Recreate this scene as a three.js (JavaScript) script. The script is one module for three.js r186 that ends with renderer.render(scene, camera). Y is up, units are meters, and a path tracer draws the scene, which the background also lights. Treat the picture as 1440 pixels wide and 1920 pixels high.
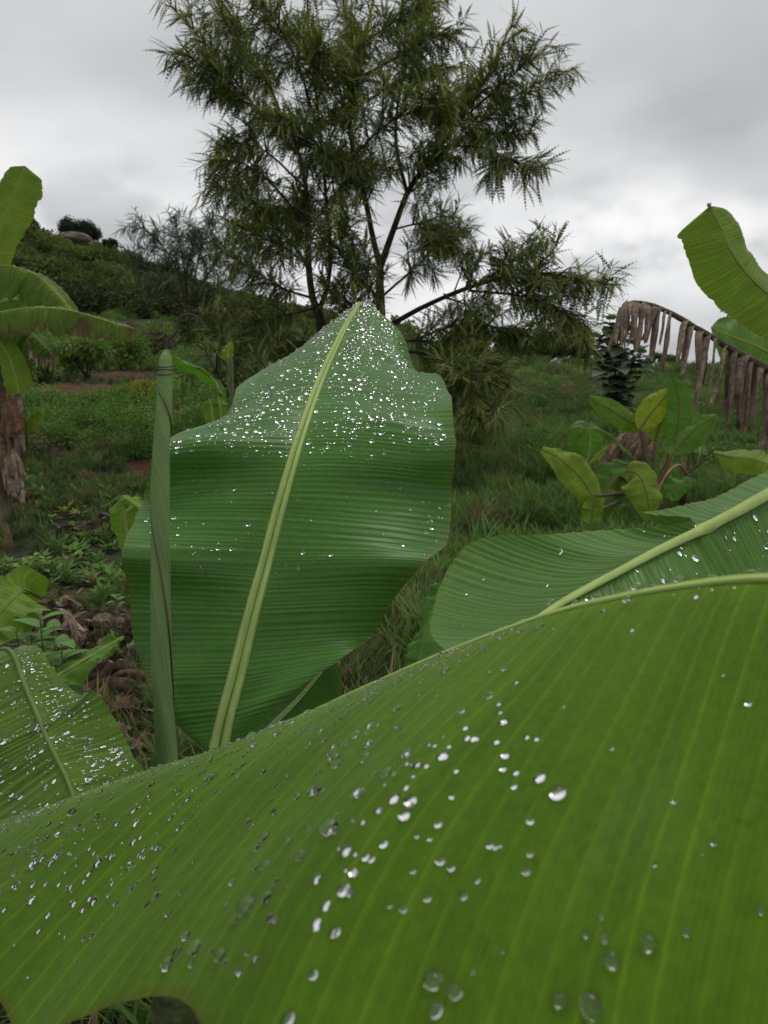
import * as THREE from 'three';
import { mergeGeometries } from 'three/addons/utils/BufferGeometryUtils.js';

// ---------------------------------------------------------------- camera, sky, sun, exposure
const scene = new THREE.Scene();
const W = 1440, H = 1920, EYE = 1.3, FOV = 65, HORIZON = 690;
const F = H / 2 / Math.tan(FOV * Math.PI / 360), PITCH = Math.atan((H / 2 - HORIZON) / F);
const camera = new THREE.PerspectiveCamera(FOV, W / H, 0.02, 3000);
camera.position.set(0, EYE, 0);
camera.rotation.set(-PITCH, 0, 0);
camera.updateMatrixWorld();
camera.focus = 1.05; camera.userData.fStop = 15;
const renderer = new THREE.WebGLRenderer();
renderer.toneMapping = THREE.LinearToneMapping;
renderer.toneMappingExposure = 1.0;
renderer.shadowMap.enabled = true;

const V = (x, y, z) => new THREE.Vector3(x, y, z);
const CP = Math.cos(PITCH), SP = Math.sin(PITCH);
// a point of the place, given by where one looks (x, y) and its distance along the view axis
function at(px, py, d) {
  const x = (px - W / 2) / F * d, y = -(py - H / 2) / F * d, z = -d;
  return V(x, EYE + y * CP + z * SP, -y * SP + z * CP);
}
function look(p) {
  const y = p.y - EYE, z = p.z, yc = y * CP - z * SP, zc = y * SP + z * CP;
  return [W / 2 + p.x / -zc * F, H / 2 - yc / -zc * F, -zc];
}
const clamp = (x, a = 0, b = 1) => Math.min(b, Math.max(a, x));
const lerp = (a, b, t) => a + (b - a) * t;
const smooth = (a, b, x) => { const t = clamp((x - a) / (b - a)); return t * t * (3 - 2 * t); };
function rng(seed) { let a = seed >>> 0; return () => { a = (a + 0x6D2B79F5) | 0; let t = Math.imul(a ^ (a >>> 15), 1 | a); t = (t + Math.imul(t ^ (t >>> 7), 61 | t)) ^ t; return ((t ^ (t >>> 14)) >>> 0) / 4294967296; }; }
function hash(i, j, k = 0) { let h = Math.imul(i | 0, 374761393) + Math.imul(j | 0, 668265263) + Math.imul(k | 0, 2147483647 ^ 0x5bd1e995); h = Math.imul(h ^ (h >>> 13), 1274126177); h ^= h >>> 16; h = Math.imul(h, 0x85ebca6b); h ^= h >>> 13; return (h >>> 0) / 4294967296; }
function noise(x, y, k = 0) {
  const i = Math.floor(x), j = Math.floor(y), fx = x - i, fy = y - j, u = fx * fx * (3 - 2 * fx), v = fy * fy * (3 - 2 * fy);
  return lerp(lerp(hash(i, j, k), hash(i + 1, j, k), u), lerp(hash(i, j + 1, k), hash(i + 1, j + 1, k), u), v) * 2 - 1;
}
function fbm(x, y, k = 0, o = 5) { let s = 0, a = 0.5; for (let n = 0; n < o; n++) { s += a * noise(x, y, k + n * 17); x = x * 2.03 + 13.1; y = y * 2.03 + 7.7; a *= 0.5; } return s; }
function noise3(x, y, z, k = 0) { const i = Math.floor(z), f = z - i, u = f * f * (3 - 2 * f); return lerp(noise(x, y, k + i * 131), noise(x, y, k + (i + 1) * 131), u); }
function fbm3(x, y, z, k = 0, o = 5) { let s = 0, a = 0.5; for (let n = 0; n < o; n++) { s += a * noise3(x, y, z, k + n * 17); x = x * 2.03 + 3.1; y = y * 2.03 + 7.7; z = z * 2.03 + 1.3; a *= 0.5; } return s; }

// overcast sky: one grey cloud deck with thinner, brighter places low down
{
  const w = 2048, h = 1024, data = new Float32Array(w * h * 4);
  for (let j = 0; j < h; j++) {
    const el = ((j + 0.5) / h - 0.5) * Math.PI, sy = Math.sin(el), cy = Math.cos(el);
    for (let i = 0; i < w; i++) {
      const az = ((i + 0.5) / w - 0.5) * 2 * Math.PI, dx = Math.cos(az) * cy, dz = Math.sin(az) * cy;
      const k = 1 / (Math.max(sy, 0) + 0.22), X = dx * k, Z = dz * k;
      const big = fbm(X * 0.9 + 28.77, Z * 0.9 + 31.51, 5, 4), mid = fbm(X * 2.2 + 37.77, Z * 2.2 + 4, 41, 5);
      const puff = fbm3(dx * 6 + 2, sy * 13 + 3.4, dz * 6 + 7, 90, 6);
      let L = 0.58 + 0.12 * smooth(0.4, 1.2, el) + 0.45 * big + 0.15 * mid;
      L += 0.3 * Math.exp(-Math.pow((el - 0.15) / 0.12, 2));      // the deck thins towards the horizon
      const low = Math.exp(-Math.pow((el - 0.13) / 0.08, 2));
      L -= 0.3 * low * smooth(0.02, 0.3, puff);                                    // grey scud in front of it
      L = clamp(L, 0.44, 1.05);
      const t = clamp((L - 0.45) / 0.5), o = (j * w + i) * 4;
      data[o] = L * lerp(0.965, 1.0, t); data[o + 1] = L * lerp(0.985, 1.0, t); data[o + 2] = L * lerp(1.03, 1.0, t); data[o + 3] = 1;
    }
  }
  const tex = new THREE.DataTexture(data, w, h, THREE.RGBAFormat, THREE.FloatType);
  tex.mapping = THREE.EquirectangularReflectionMapping; tex.magFilter = THREE.LinearFilter; tex.needsUpdate = true;
  scene.background = tex; scene.environment = tex;
}
const sun = new THREE.DirectionalLight(new THREE.Color(1, 0.97, 0.92), 0.9);
sun.position.set(9, 40, -14); sun.target.position.set(0, 0, -4);
sun.castShadow = true; sun.shadow.radius = 40; sun.shadow.mapSize.set(2048, 2048);
Object.assign(sun.shadow.camera, { left: -30, right: 30, top: 30, bottom: -30, near: 1, far: 120 });
scene.add(sun, sun.target);

// ---------------------------------------------------------------- helpers
const taken = {};
function numbered(n) { taken[n] = (taken[n] || 0) + 1; return taken[n] === 1 ? n : n + '_' + String(taken[n] - 1).padStart(3, '0'); }
function tag(o, label, category, group, kind) { o.userData.label = label; if (category) o.userData.category = category; if (group) o.userData.group = group; if (kind) o.userData.kind = kind; return o; }
function shade(o) { o.castShadow = true; o.receiveShadow = true; return o; }
function part(name, geo, mat, parent) { const m = shade(new THREE.Mesh(geo, mat)); m.name = name; (parent || scene).add(m); return m; }
function thing(name, label, category, group) { const g = new THREE.Group(); g.name = numbered(name); scene.add(g); return tag(g, label, category, group); }
// moves a thing's origin to its base, keeping its parts where they are
function seat(g, p) { g.position.copy(p); for (const c of g.children) c.position.sub(p); return g; }
function instanced(name, geo, mat, list, parent, kind) {
  const im = shade(new THREE.InstancedMesh(geo, mat, list.length)); im.name = name;
  list.forEach((e, i) => { im.setMatrixAt(i, e.m); if (e.c) im.setColorAt(i, e.c); });
  (parent || scene).add(im); if (kind) im.userData.kind = kind; return im;
}
const RGB = (r, g, b) => new THREE.Color().setRGB(r, g, b);
function geo(pos, idx, uv, col) {
  const g = new THREE.BufferGeometry();
  g.setAttribute('position', new THREE.Float32BufferAttribute(pos, 3));
  if (uv) g.setAttribute('uv', new THREE.Float32BufferAttribute(uv, 2));
  if (col) g.setAttribute('color', new THREE.Float32BufferAttribute(col, 3));
  g.setIndex(idx); g.computeVertexNormals(); return g;
}
function cr(pts, t) {   // Catmull-Rom through a list of vectors, t in 0..1
  const n = pts.length - 1, x = clamp(t) * n, i = Math.min(n - 1, Math.floor(x)), f = x - i;
  const b = pts[i], c = pts[i + 1], a = i > 0 ? pts[i - 1] : b.clone().multiplyScalar(2).sub(c), e = i < n - 1 ? pts[i + 2] : c.clone().multiplyScalar(2).sub(b);
  const f2 = f * f, f3 = f2 * f, w0 = -0.5 * f3 + f2 - 0.5 * f, w1 = 1.5 * f3 - 2.5 * f2 + 1, w2 = -1.5 * f3 + 2 * f2 + 0.5 * f, w3 = 0.5 * f3 - 0.5 * f2;
  return V(a.x * w0 + b.x * w1 + c.x * w2 + e.x * w3, a.y * w0 + b.y * w1 + c.y * w2 + e.y * w3, a.z * w0 + b.z * w1 + c.z * w2 + e.z * w3);
}
function tube(pts, r, seg = 20, sides = 8, wob = 0) {   // tapered tube through points, r(t) or [r0, r1]
  const R = typeof r === 'function' ? r : (t) => lerp(r[0], r[1], t), pos = [], idx = [], uv = [];
  let up = null;
  for (let i = 0; i <= seg; i++) {
    const t = i / seg, p = cr(pts, t), q = cr(pts, Math.min(1, t + 0.01)), o = cr(pts, Math.max(0, t - 0.01)), T = q.sub(o).normalize();
    if (!up) up = Math.abs(T.y) < 0.9 ? V(0, 1, 0) : V(1, 0, 0);
    const B = T.clone().cross(up).normalize(); up = B.clone().cross(T).normalize();
    for (let j = 0; j <= sides; j++) {
      const a = j / sides * Math.PI * 2, rr = R(t) * (1 + wob * noise(Math.cos(a) * 1.5 + 5, t * seg * 0.6 + Math.sin(a) * 1.5, 3));
      const v = p.clone().addScaledVector(B, Math.cos(a) * rr).addScaledVector(up, Math.sin(a) * rr);
      pos.push(v.x, v.y, v.z); uv.push(j / sides, t * seg * 0.2);
      if (i < seg && j < sides) { const k = i * (sides + 1) + j; idx.push(k, k + 1, k + sides + 1, k + 1, k + sides + 2, k + sides + 1); }
    }
  }
  for (const [row, dir] of [[0, 1], [seg, -1]]) {      // closed ends
    const c = pos.length / 3, p = cr(pts, row / seg); pos.push(p.x, p.y, p.z); uv.push(0, 0);
    for (let j = 0; j < sides; j++) { const k = row * (sides + 1) + j; if (dir > 0) idx.push(c, k + 1, k); else idx.push(c, k, k + 1); }
  }
  return geo(pos, idx, uv);
}
function dataTex(w, h, f, srgb = true) {
  const d = new Uint8Array(w * h * 4);
  for (let j = 0; j < h; j++) for (let i = 0; i < w; i++) { const c = f(i / w, j / h), o = (j * w + i) * 4; for (let k = 0; k < 3; k++) d[o + k] = clamp(c[k]) * 255; d[o + 3] = 255; }
  const t = new THREE.DataTexture(d, w, h); t.magFilter = THREE.LinearFilter; t.minFilter = THREE.LinearMipmapLinearFilter; t.generateMipmaps = true;
  t.wrapS = t.wrapT = THREE.RepeatWrapping; if (srgb) t.colorSpace = THREE.SRGBColorSpace; t.needsUpdate = true; return t;
}

// ---------------------------------------------------------------- materials
// banana lamina: lateral veins cross the blade, tone varies vein by vein; colour comes from the material
function laminaTex(w, h, count, veinW, veinGain, seed, fineGain = 0.015, spots = 0) {
  return dataTex(w, h, (u, v) => {
    const ph = v * count, n = Math.floor(ph), f = ph - n, a = Math.abs(u - 0.5) * 2;
    const line = Math.exp(-Math.pow((f - 0.5) / veinW, 2)) * (0.5 + 0.7 * hash(n, 3, seed));
    const fine = 0.5 + 0.5 * Math.sin(ph * 2 * Math.PI * 6);
    const tone = 0.74 + 0.05 * (hash(n, 9, seed) - 0.5) + 0.05 * fbm(u * 5, v * 18, seed, 4) + fineGain * fine +  0.035 * noise(u * 160, v * 260, seed + 5);
    const rib = Math.exp(-a / 0.035) * 0.16;
    const sp = spots * smooth(0.55, 0.8, noise(u * 130, v * 330, seed + 9)) * smooth(-0.1, 0.3, fbm(u * 6, v * 12, seed + 2, 3)), g = tone + line * veinGain + rib - sp;
    return [g + line * veinGain * 0.55 + rib * 0.5 + sp * 0.6, g, g * 0.96 + line * veinGain * 0.1];
  });
}
const TEX_MAIN = laminaTex(256, 2048, 104, 0.16, 0.1, 11, 0.015, 0.05), TEX_FRONT = laminaTex(512, 2048, 46, 0.07, 0.085, 23, 0.04, 0.06), TEX_SMALL = laminaTex(128, 1024, 40, 0.15, 0.08, 37);
const TEX_SPEAR = dataTex(256, 512, (u, v) => { const s = 0.78 + 0.1 * fbm(u * 60, v * 6, 3, 3) + 0.08 * fbm(u * 6, v * 9, 8, 3); return [s, s, s]; });
const TEX_DRY = dataTex(256, 512, (u, v) => { const s = 0.62 + 0.2 * fbm(u * 3, v * 40, 3, 4) + 0.18 * fbm(u * 4, v * 5, 8, 3) + 0.1 * noise(u * 90, v * 200, 6); return [s, s * 0.96, s * 0.9]; });
const TEX_BARK = dataTex(256, 512, (u, v) => { const s = 0.6 + 0.3 * fbm(u * 14, v * 9, 3, 5) + 0.12 * fbm(u * 40, v * 60, 9, 3); return [s, s * 0.97, s * 0.93]; });
function leafMat(r, g, b, o = {}) {
  return new THREE.MeshPhysicalMaterial({ color: RGB(r, g, b), roughness: 1, transmission: o.t ?? 0.34, thickness: 0, specularIntensity: o.spec ?? 0.4, clearcoat: o.coat ?? 0.4, clearcoatRoughness: o.cr ?? 0.33, vertexColors: !!o.vc, map: o.map || null, side: THREE.DoubleSide });
}
const MAIN = leafMat(0.12, 0.355, 0.045, { map: TEX_MAIN, vc: true, coat: 0.5, cr: 0.3, t: 0.24 });
const FRONT = leafMat(0.195, 0.41, 0.02, { map: TEX_FRONT, vc: true, coat: 0.11, cr: 0.36, t: 0.36, spec: 0.2 });
const BAN = leafMat(0.225, 0.46, 0.045, { map: TEX_SMALL, vc: true, coat: 0.35, cr: 0.36, t: 0.42 });
const RIB = leafMat(0.42, 0.55, 0.17, { t: 0.12, coat: 0.3, vc: true });
const SPEAR = leafMat(0.29, 0.45, 0.15, { map: TEX_SPEAR, vc: true, t: 0.06, coat: 0.2, cr: 0.45 });
const DRY = new THREE.MeshPhysicalMaterial({ color: RGB(0.64, 0.545, 0.445), roughness: 1, map: TEX_DRY, vertexColors: true, transmission: 0.12, thickness: 0, side: THREE.DoubleSide });
const BARK = new THREE.MeshStandardMaterial({ color: RGB(0.13, 0.1, 0.075), roughness: 0.95, map: TEX_BARK, bumpMap: TEX_BARK, bumpScale: 0.008 });
const DARKFIL = new THREE.MeshStandardMaterial({ color: RGB(0.06, 0.03, 0.025), roughness: 0.7 });
const STEM = leafMat(0.3, 0.3, 0.1, { t: 0.02, coat: 0.2, vc: true });
const WATER = new THREE.MeshPhysicalMaterial({ color: 0xffffff, roughness: 0.0, transmission: 1, thickness: 0.005, ior: 1.333, specularIntensity: 1 });

// ---------------------------------------------------------------- the lie of the land
const PROFILE = [[-2500, 40, 260], [-900, 70, 390], [-300, 85, 335], [-80, 85, 275], [0, 85, 253], [50, 85, 237], [75, 85, 212], [100, 85, 202], [200, 85, 184], [240, 85, 172], [300, 85, 148], [430, 82, 104], [560, 66, 74], [700, 40, 38], [950, 10, 8], [1080, 6, 4], [1200, -6, -8], [1440, -8, -10], [2000, 0, 0], [4000, 0, 0]];
function profile(px) {
  let k = 0; while (k < PROFILE.length - 2 && px > PROFILE[k + 1][0]) k++;
  const a = PROFILE[k], b = PROFILE[k + 1], t = smooth(0, 1, (px - a[0]) / (b[0] - a[0]));
  return [lerp(a[1], b[1], t), lerp(a[2], b[2], t)];
}
function ground(x, z) {
  const r = Math.hypot(x, z), az = Math.atan2(x, -z);           // 0 straight ahead
  const px = Math.abs(az) < 1.35 ? W / 2 + Math.tan(az) * F : (az < 0 ? -9999 : 9999);
  const [e, s] = profile(clamp(px, -2400, 3900));
  const fwd = smooth(-0.4, 0.5, Math.cos(az)), H1 = (EYE + e / F * 42) * fwd, H2 = (EYE + s / F * 125) * fwd;
  const t = clamp((r - 4.5) / 37.5), bump = 0.035 * noise(x * 0.9, z * 0.9, 2) * smooth(1, 3, r) + 0.015 * noise(x * 3, z * 3, 4) + 0.12 * noise(x * 0.16, z * 0.16, 6) * smooth(6, 20, r);
  let y = H1 * (0.75 * t + 0.25 * t * t) + bump;
  if (r > 42) { const k = smooth(42, 130, r); y = lerp(y, H2, Math.pow(k, 0.85)) + 1.6 * noise(x * 0.05, z * 0.05, 9) * k * clamp(s / 90); }
  if (r > 140) y -= (r - 140) * 0.03;
  return y;
}
function hit(px, py) {       // where one looks meets the ground
  const o = at(px, py, 0.0001), dir = at(px, py, 1).sub(o).normalize(); let d = 0.3;
  for (let i = 0; i < 4000; i++) { const p = o.clone().addScaledVector(dir, d); if (p.y < ground(p.x, p.z)) return p.setY(ground(p.x, p.z)); d += 0.01 + d * 0.004; }
  return o.addScaledVector(dir, d);
}
const onGround = (p) => V(p.x, ground(p.x, p.z), p.z);
// bare red soil shows in patches
const SOIL = [[165, 728, 2.0, 0.7], [110, 745, 1.3, 0.5], [235, 705, 1.2, 0.5], [250, 680, 1.6, 0.8], [130, 780, 0.9, 0.35], [420, 740, 1.4, 0.5], [470, 755, 1.2, 0.4], [150, 1120, 0.2, 0.12], [110, 855, 0.4, 0.2], [1010, 705, 3.5, 0.8], [1130, 720, 2.4, 0.6], [1230, 705, 3, 0.7], [850, 735, 1.6, 0.5], [700, 720, 2, 0.8], [1000, 930, 0.7, 0.3], [900, 860, 0.6, 0.3], [30, 960, 0.2, 0.2]].map(([x, y, a, b]) => ({ p: hit(x, y), a, b }));
function soil(x, z) {
  let s = 0;
  for (const q of SOIL) { const n = 0.35 * fbm(x * 1.6, z * 1.6, 7, 3), d = Math.hypot((x - q.p.x) / (q.a * 0.7), (z - q.p.z) / (q.b * 1.5)) + n; s = Math.max(s, 1 - smooth(0.75, 1.1, d)); }
  return Math.max(s, 0.75 * smooth(0.3, 0.46, fbm(x * 0.55, z * 0.55, 70, 4)));
}
{
  const rs = [0]; for (let r = 0.35; r < 1500; r *= 1.045) rs.push(r);
  const as = []; for (let i = 0; i < 70; i++) as.push(lerp(0.75, 2 * Math.PI - 0.75, i / 70)); for (let i = 0; i < 330; i++) as.push(lerp(-0.75, 0.75, i / 330));
  const pos = [], col = [], uv = [], idx = [], n = as.length;
  for (const r of rs) for (let j = 0; j <= n; j++) {
    const a = as[j % n], x = Math.sin(a) * r, z = -Math.cos(a) * r, s = soil(x, z), g = fbm(x * 0.8, z * 0.8, 20, 4);
    pos.push(x, ground(x, z), z); uv.push(x, z);
    const far = smooth(25, 60, r), c = [lerp(0.06, 0.22, s) + 0.012 * g, lerp(0.07, 0.05, s) + 0.014 * g, lerp(0.026, 0.024, s)];
    col.push(lerp(c[0], 0.045 + 0.08 * s, far), lerp(c[1], 0.07, far), lerp(c[2], 0.025, far));
  }
  for (let i = 0; i < rs.length - 1; i++) for (let j = 0; j < n; j++) { const k = i * (n + 1) + j; idx.push(k, k + 1, k + n + 1, k + 1, k + n + 2, k + n + 1); }
  const clod = dataTex(1024, 1024, (u, v) => { const w = (a, b, k) => { const f = (x, y) => fbm(x * a, y * a, k, 5); return lerp(lerp(f(u, v), f(u - 1, v), smooth(0.8, 1, u)), lerp(f(u, v - 1), f(u - 1, v - 1), smooth(0.8, 1, u)), smooth(0.8, 1, v)); }; const s = 0.68 + 0.4 * w(9, 9, 3) + 0.3 * w(40, 40, 9); return [s, s, s]; });
  clod.repeat.set(0.7, 0.7);
  const g = geo(pos, idx, uv, col);
  const m = part('ground', g, new THREE.MeshStandardMaterial({ vertexColors: true, roughness: 0.97, map: clod, bumpMap: clod, bumpScale: 0.03 }));
  tag(m, 'red earth with weeds sloping gently up to the field edge', null, null, 'structure'); delete m.userData.category;
}
// ---------------------------------------------------------------- leaf blades
// a lamina lofted through stations {M, L, R} (midrib and the two margins), corrugated along its lateral veins
function blade(name, st, mat, parent, o = {}) {
  const nu = o.nu ?? 12, nv = o.nv ?? 60, seed = o.seed ?? 1, count = o.count ?? 40, amp = o.amp ?? 0.0006, bl = o.bulge ?? [0.06, 0.06], und = o.und ?? [0.01, 6], jit = o.jit ?? 0.02, slant = o.slant ?? 0, rag = o.rag ?? 0;
  const M = st.map((s) => s.M), L = st.map((s) => s.L), R = st.map((s) => s.R), cols = [];
  for (let i = nu; i >= 0; i--) cols.push(-i / nu); for (let i = 1; i <= nu; i++) cols.push(i / nu);
  const a1 = 1 - 0.12 / nu; cols.splice(1, 0, -a1); cols.splice(cols.length - 1, 0, a1);
  const pos = [], uv = [], col = [], idx = [], nc = cols.length;
  for (let j = 0; j <= nv; j++) {
    const v = j / nv, m = cr(M, v), l = cr(L, v), r = cr(R, v), e = 0.004;
    const T = cr(M, Math.min(1, v + e)).sub(cr(M, Math.max(0, v - e))).normalize(), N = r.clone().sub(l).cross(T).normalize();
    const side = { '-1': l, 1: r }, NN = {};
    for (const s of [-1, 1]) {
      const E = side[s], d = E.clone().sub(m); let k = 1 + jit * noise(v * 14, s * 3, seed) + jit * 0.6 * noise(v * 45, s * 7, seed);
      if (rag) { const c = v * (o.tears ?? 26) + s * 31, f = c - Math.floor(c), h = hash(Math.floor(c), s, seed); k *= 1 - rag * h * 0.35 - rag * Math.exp(-Math.pow((f - 0.5) / 0.1, 2)) * (h > 0.35 ? 1.1 * h : 0); }
      E.copy(m).addScaledVector(d, k);
      NN[s] = d.clone().multiplyScalar(s).cross(T).normalize();
    }
    for (const u of cols) {
      const s = u < 0 ? -1 : 1, a = Math.abs(u), E = side[s], len = E.distanceTo(m), C = m.clone().add(E).multiplyScalar(0.5).addScaledVector(NN[s], len * bl[s < 0 ? 0 : 1]);
      const p = m.clone().multiplyScalar((1 - a) * (1 - a)).addScaledVector(C, 2 * a * (1 - a)).addScaledVector(E, a * a);
      const nrm = N.clone().lerp(NN[s], Math.min(1, a * 4)).normalize();
      const ph = v * count - slant * a * a * count + 0.75 * noise(v * count * 0.33, s * 5, seed + 21), n = Math.floor(ph), f = ph - n;
      const wave = (0.5 - 0.5 * Math.cos(f * 2 * Math.PI)) * (0.55 + 0.9 * hash(n, 5, seed)) * (0.75 + 0.5 * noise(a * 5, n * 0.8, seed + 2)) + 0.9 * noise(n * 0.31, s * 9, seed);
      const endf = Math.min(1, v * 12, (1 - v) * 12);
      p.addScaledVector(nrm, amp * wave * Math.min(1, a * 9) * endf + und[0] * Math.pow(a, 1.3) * endf * noise(v * und[1] + s * 40, a * 1.4, seed + 3) + und[0] * 0.35 * a * noise(v * und[1] * 2.7 + s * 11, a * 2, seed + 8) * endf);
      pos.push(p.x, p.y, p.z); uv.push(0.5 + u * 0.5, ph / count);
      let c = o.tint ? o.tint(a, v, s) : [1, 1, 1];
      if (o.margin && a > a1 - 1e-6) c = [c[0] * o.margin[0], c[1] * o.margin[1], c[2] * o.margin[2]];
      col.push(...c);
    }
  }
  for (let j = 0; j < nv; j++) for (let i = 0; i < nc - 1; i++) { const k = j * nc + i; idx.push(k, k + 1, k + nc, k + 1, k + nc + 1, k + nc); }
  const g = geo(pos, idx, uv, col), mesh = part(name, g, mat, parent), na = g.attributes.normal;
  const P = (j, i) => V(pos[(j * nc + i) * 3], pos[(j * nc + i) * 3 + 1], pos[(j * nc + i) * 3 + 2]);
  const Nv = (j, i) => V(na.getX(j * nc + i), na.getY(j * nc + i), na.getZ(j * nc + i));
  return {
    mesh, nv, nc, P, Nv, cols, st,
    at(u, v) {             // a place on the blade, u in -1..1, v in 0..1
      const y = clamp(v) * nv, j = Math.min(nv - 1, Math.floor(y)); let i = 0; while (i < nc - 2 && cols[i + 1] < u) i++;
      const fx = clamp((u - cols[i]) / (cols[i + 1] - cols[i])), fy = y - j;
      const mix = (q) => q(j, i).lerp(q(j, i + 1), fx).lerp(q(j + 1, i).lerp(q(j + 1, i + 1), fx), fy);
      return { p: mix(P), n: mix(Nv).normalize() };
    },
    near(px, py) { let best = 1e9, r = null; this.seen ??= Array.from({ length: (nv + 1) * nc }, (_, k) => look(P(Math.floor(k / nc), k % nc))); for (let j = 0; j <= nv; j++) for (let i = 0; i < nc; i++) { const q = this.seen[j * nc + i], d = (q[0] - px) ** 2 + (q[1] - py) ** 2 + q[2] * 12; if (d < best) { best = d; r = { p: P(j, i), n: Nv(j, i), d: q[2], err: Math.sqrt(Math.max(0, best)) }; } } return r; },
  };
}
const stPx = (rows) => rows.map((r) => ({ M: at(r[0], r[1], r[2]), L: at(r[3], r[4], r[5]), R: at(r[6], r[7], r[8]) }));
const bananaProfile = (t) => (0.22 + 0.78 * smooth(0, 0.32, t)) * Math.pow(Math.max(0, 1 - Math.pow(clamp((t - 0.5) / 0.5), 2.6)), 0.62);
function stW(mid, o) {       // stations from a midrib, a half width and the way the blade faces
  const n = o.n ?? 14, out = [], prof = o.prof || bananaProfile, Ns = Array.isArray(o.N) ? o.N : [o.N, o.N];
  for (let i = 0; i <= n; i++) {
    const t = i / n, p = cr(mid, t), T = cr(mid, Math.min(1, t + 0.01)).sub(cr(mid, Math.max(0, t - 0.01))).normalize();
    const N = cr(Ns, t); N.addScaledVector(T, -N.dot(T)).normalize(); const S = T.clone().cross(N), w = o.w * Math.max(0.012, prof(t));
    const k = (s, f, ww) => p.clone().addScaledVector(S, s * Math.cos(f) * w * ww).addScaledVector(N, -Math.sin(f) * w * ww);
    const f = o.fold ?? [0.25, 0.25];
    out.push({ M: p, L: k(-1, f[0], o.wl ?? 1), R: k(1, f[1], o.wr ?? 1) });
  }
  return out;
}
// the midrib: a fleshy rib, grooved above and rounded below
function midrib(bl, r0, r1, name = 'midrib', mat = RIB, tint = [1, 1, 1], lift = 0.4) {
  const prof = [[-1.35, 0.02], [-0.95, 0.42], [-0.6, 0.5], [-0.25, 0.05], [0, -0.25], [0.25, 0.05], [0.6, 0.5], [0.95, 0.42], [1.35, 0.02], [0.8, -0.7], [0, -1.15], [-0.8, -0.7]];
  const M = bl.st.map((s) => s.M), seg = Math.min(bl.nv, 70), pos = [], idx = [], col = [], np = prof.length, ic = (bl.nc - 1) / 2;
  for (let j = 0; j <= seg; j++) {
    const v = j / seg, p = cr(M, v), T = cr(M, Math.min(1, v + 0.01)).sub(cr(M, Math.max(0, v - 0.01))).normalize(), s = bl.at(0.3, v).p.sub(bl.at(-0.3, v).p);
    s.addScaledVector(T, -s.dot(T)).normalize(); const N = s.clone().cross(T).normalize(), r = lerp(r0, r1, Math.pow(v, 0.85));
    prof.forEach(([x, y], k) => { const q = p.clone().addScaledVector(s, x * r).addScaledVector(N, (y + lift * 0.3) * r); pos.push(q.x, q.y, q.z); const w = 1 + 0.1 * noise(v * 30, k, 4) + 0.06 * noise(v * 140, k * 2, 9); col.push(tint[0] * w, tint[1] * w, tint[2] * w); });
  }
  for (let j = 0; j < seg; j++) for (let k = 0; k < np; k++) { const a = j * np + k, b = j * np + (k + 1) % np; idx.push(a, b, a + np, b, b + np, a + np); }
  return part(name, geo(pos, idx, null, col), mat, bl.mesh);
}
// beads of rain water, seated a little into the lamina
const DROPS = [0, 1, 2, 3].map((k) => {
  const g = new THREE.SphereGeometry(1, 20, 14), p = g.attributes.position;
  for (let i = 0; i < p.count; i++) {
    let x = p.getX(i), y = p.getY(i), z = p.getZ(i); const w = 1 + 0.1 * noise(x * 1.3 + k * 7, z * 1.3 + y, 60 + k);
    const lo = Math.max(y, -0.42); y = lo < 0 ? lo : lo * (0.74 + 0.05 * k); x *= w * (1 + 0.06 * k); z *= w; p.setXYZ(i, x, y + 0.44, z);
  }
  g.computeVertexNormals(); return g;
});
const DROP_FINE = (() => { const g = new THREE.SphereGeometry(1, 10, 7), p = g.attributes.position; for (let i = 0; i < p.count; i++) { const y = p.getY(i); p.setY(i, (y < 0 ? Math.max(y, -0.34) : y * 0.72) + 0.37); } g.computeVertexNormals(); return g; })();
function dropMatrix(p, n, r, along, stretch = 1) {
  const y = n.clone().normalize(), z = along.clone().addScaledVector(y, -along.dot(y)).normalize(), x = y.clone().cross(z);
  return new THREE.Matrix4().makeBasis(x.multiplyScalar(r), y.multiplyScalar(r), z.multiplyScalar(r * stretch)).setPosition(p);
}
function addDrop(bl, p, n, r, along, k, stretch, lift = 0) {
  p = p.clone().addScaledVector(n, lift);
  const m = part('water_drop', DROPS[k % 4], WATER, bl.mesh); dropMatrix(p, n, r, along, stretch).decompose(m.position, m.quaternion, m.scale); return m;
}
const DOWN = V(0, -1, 0);

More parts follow.
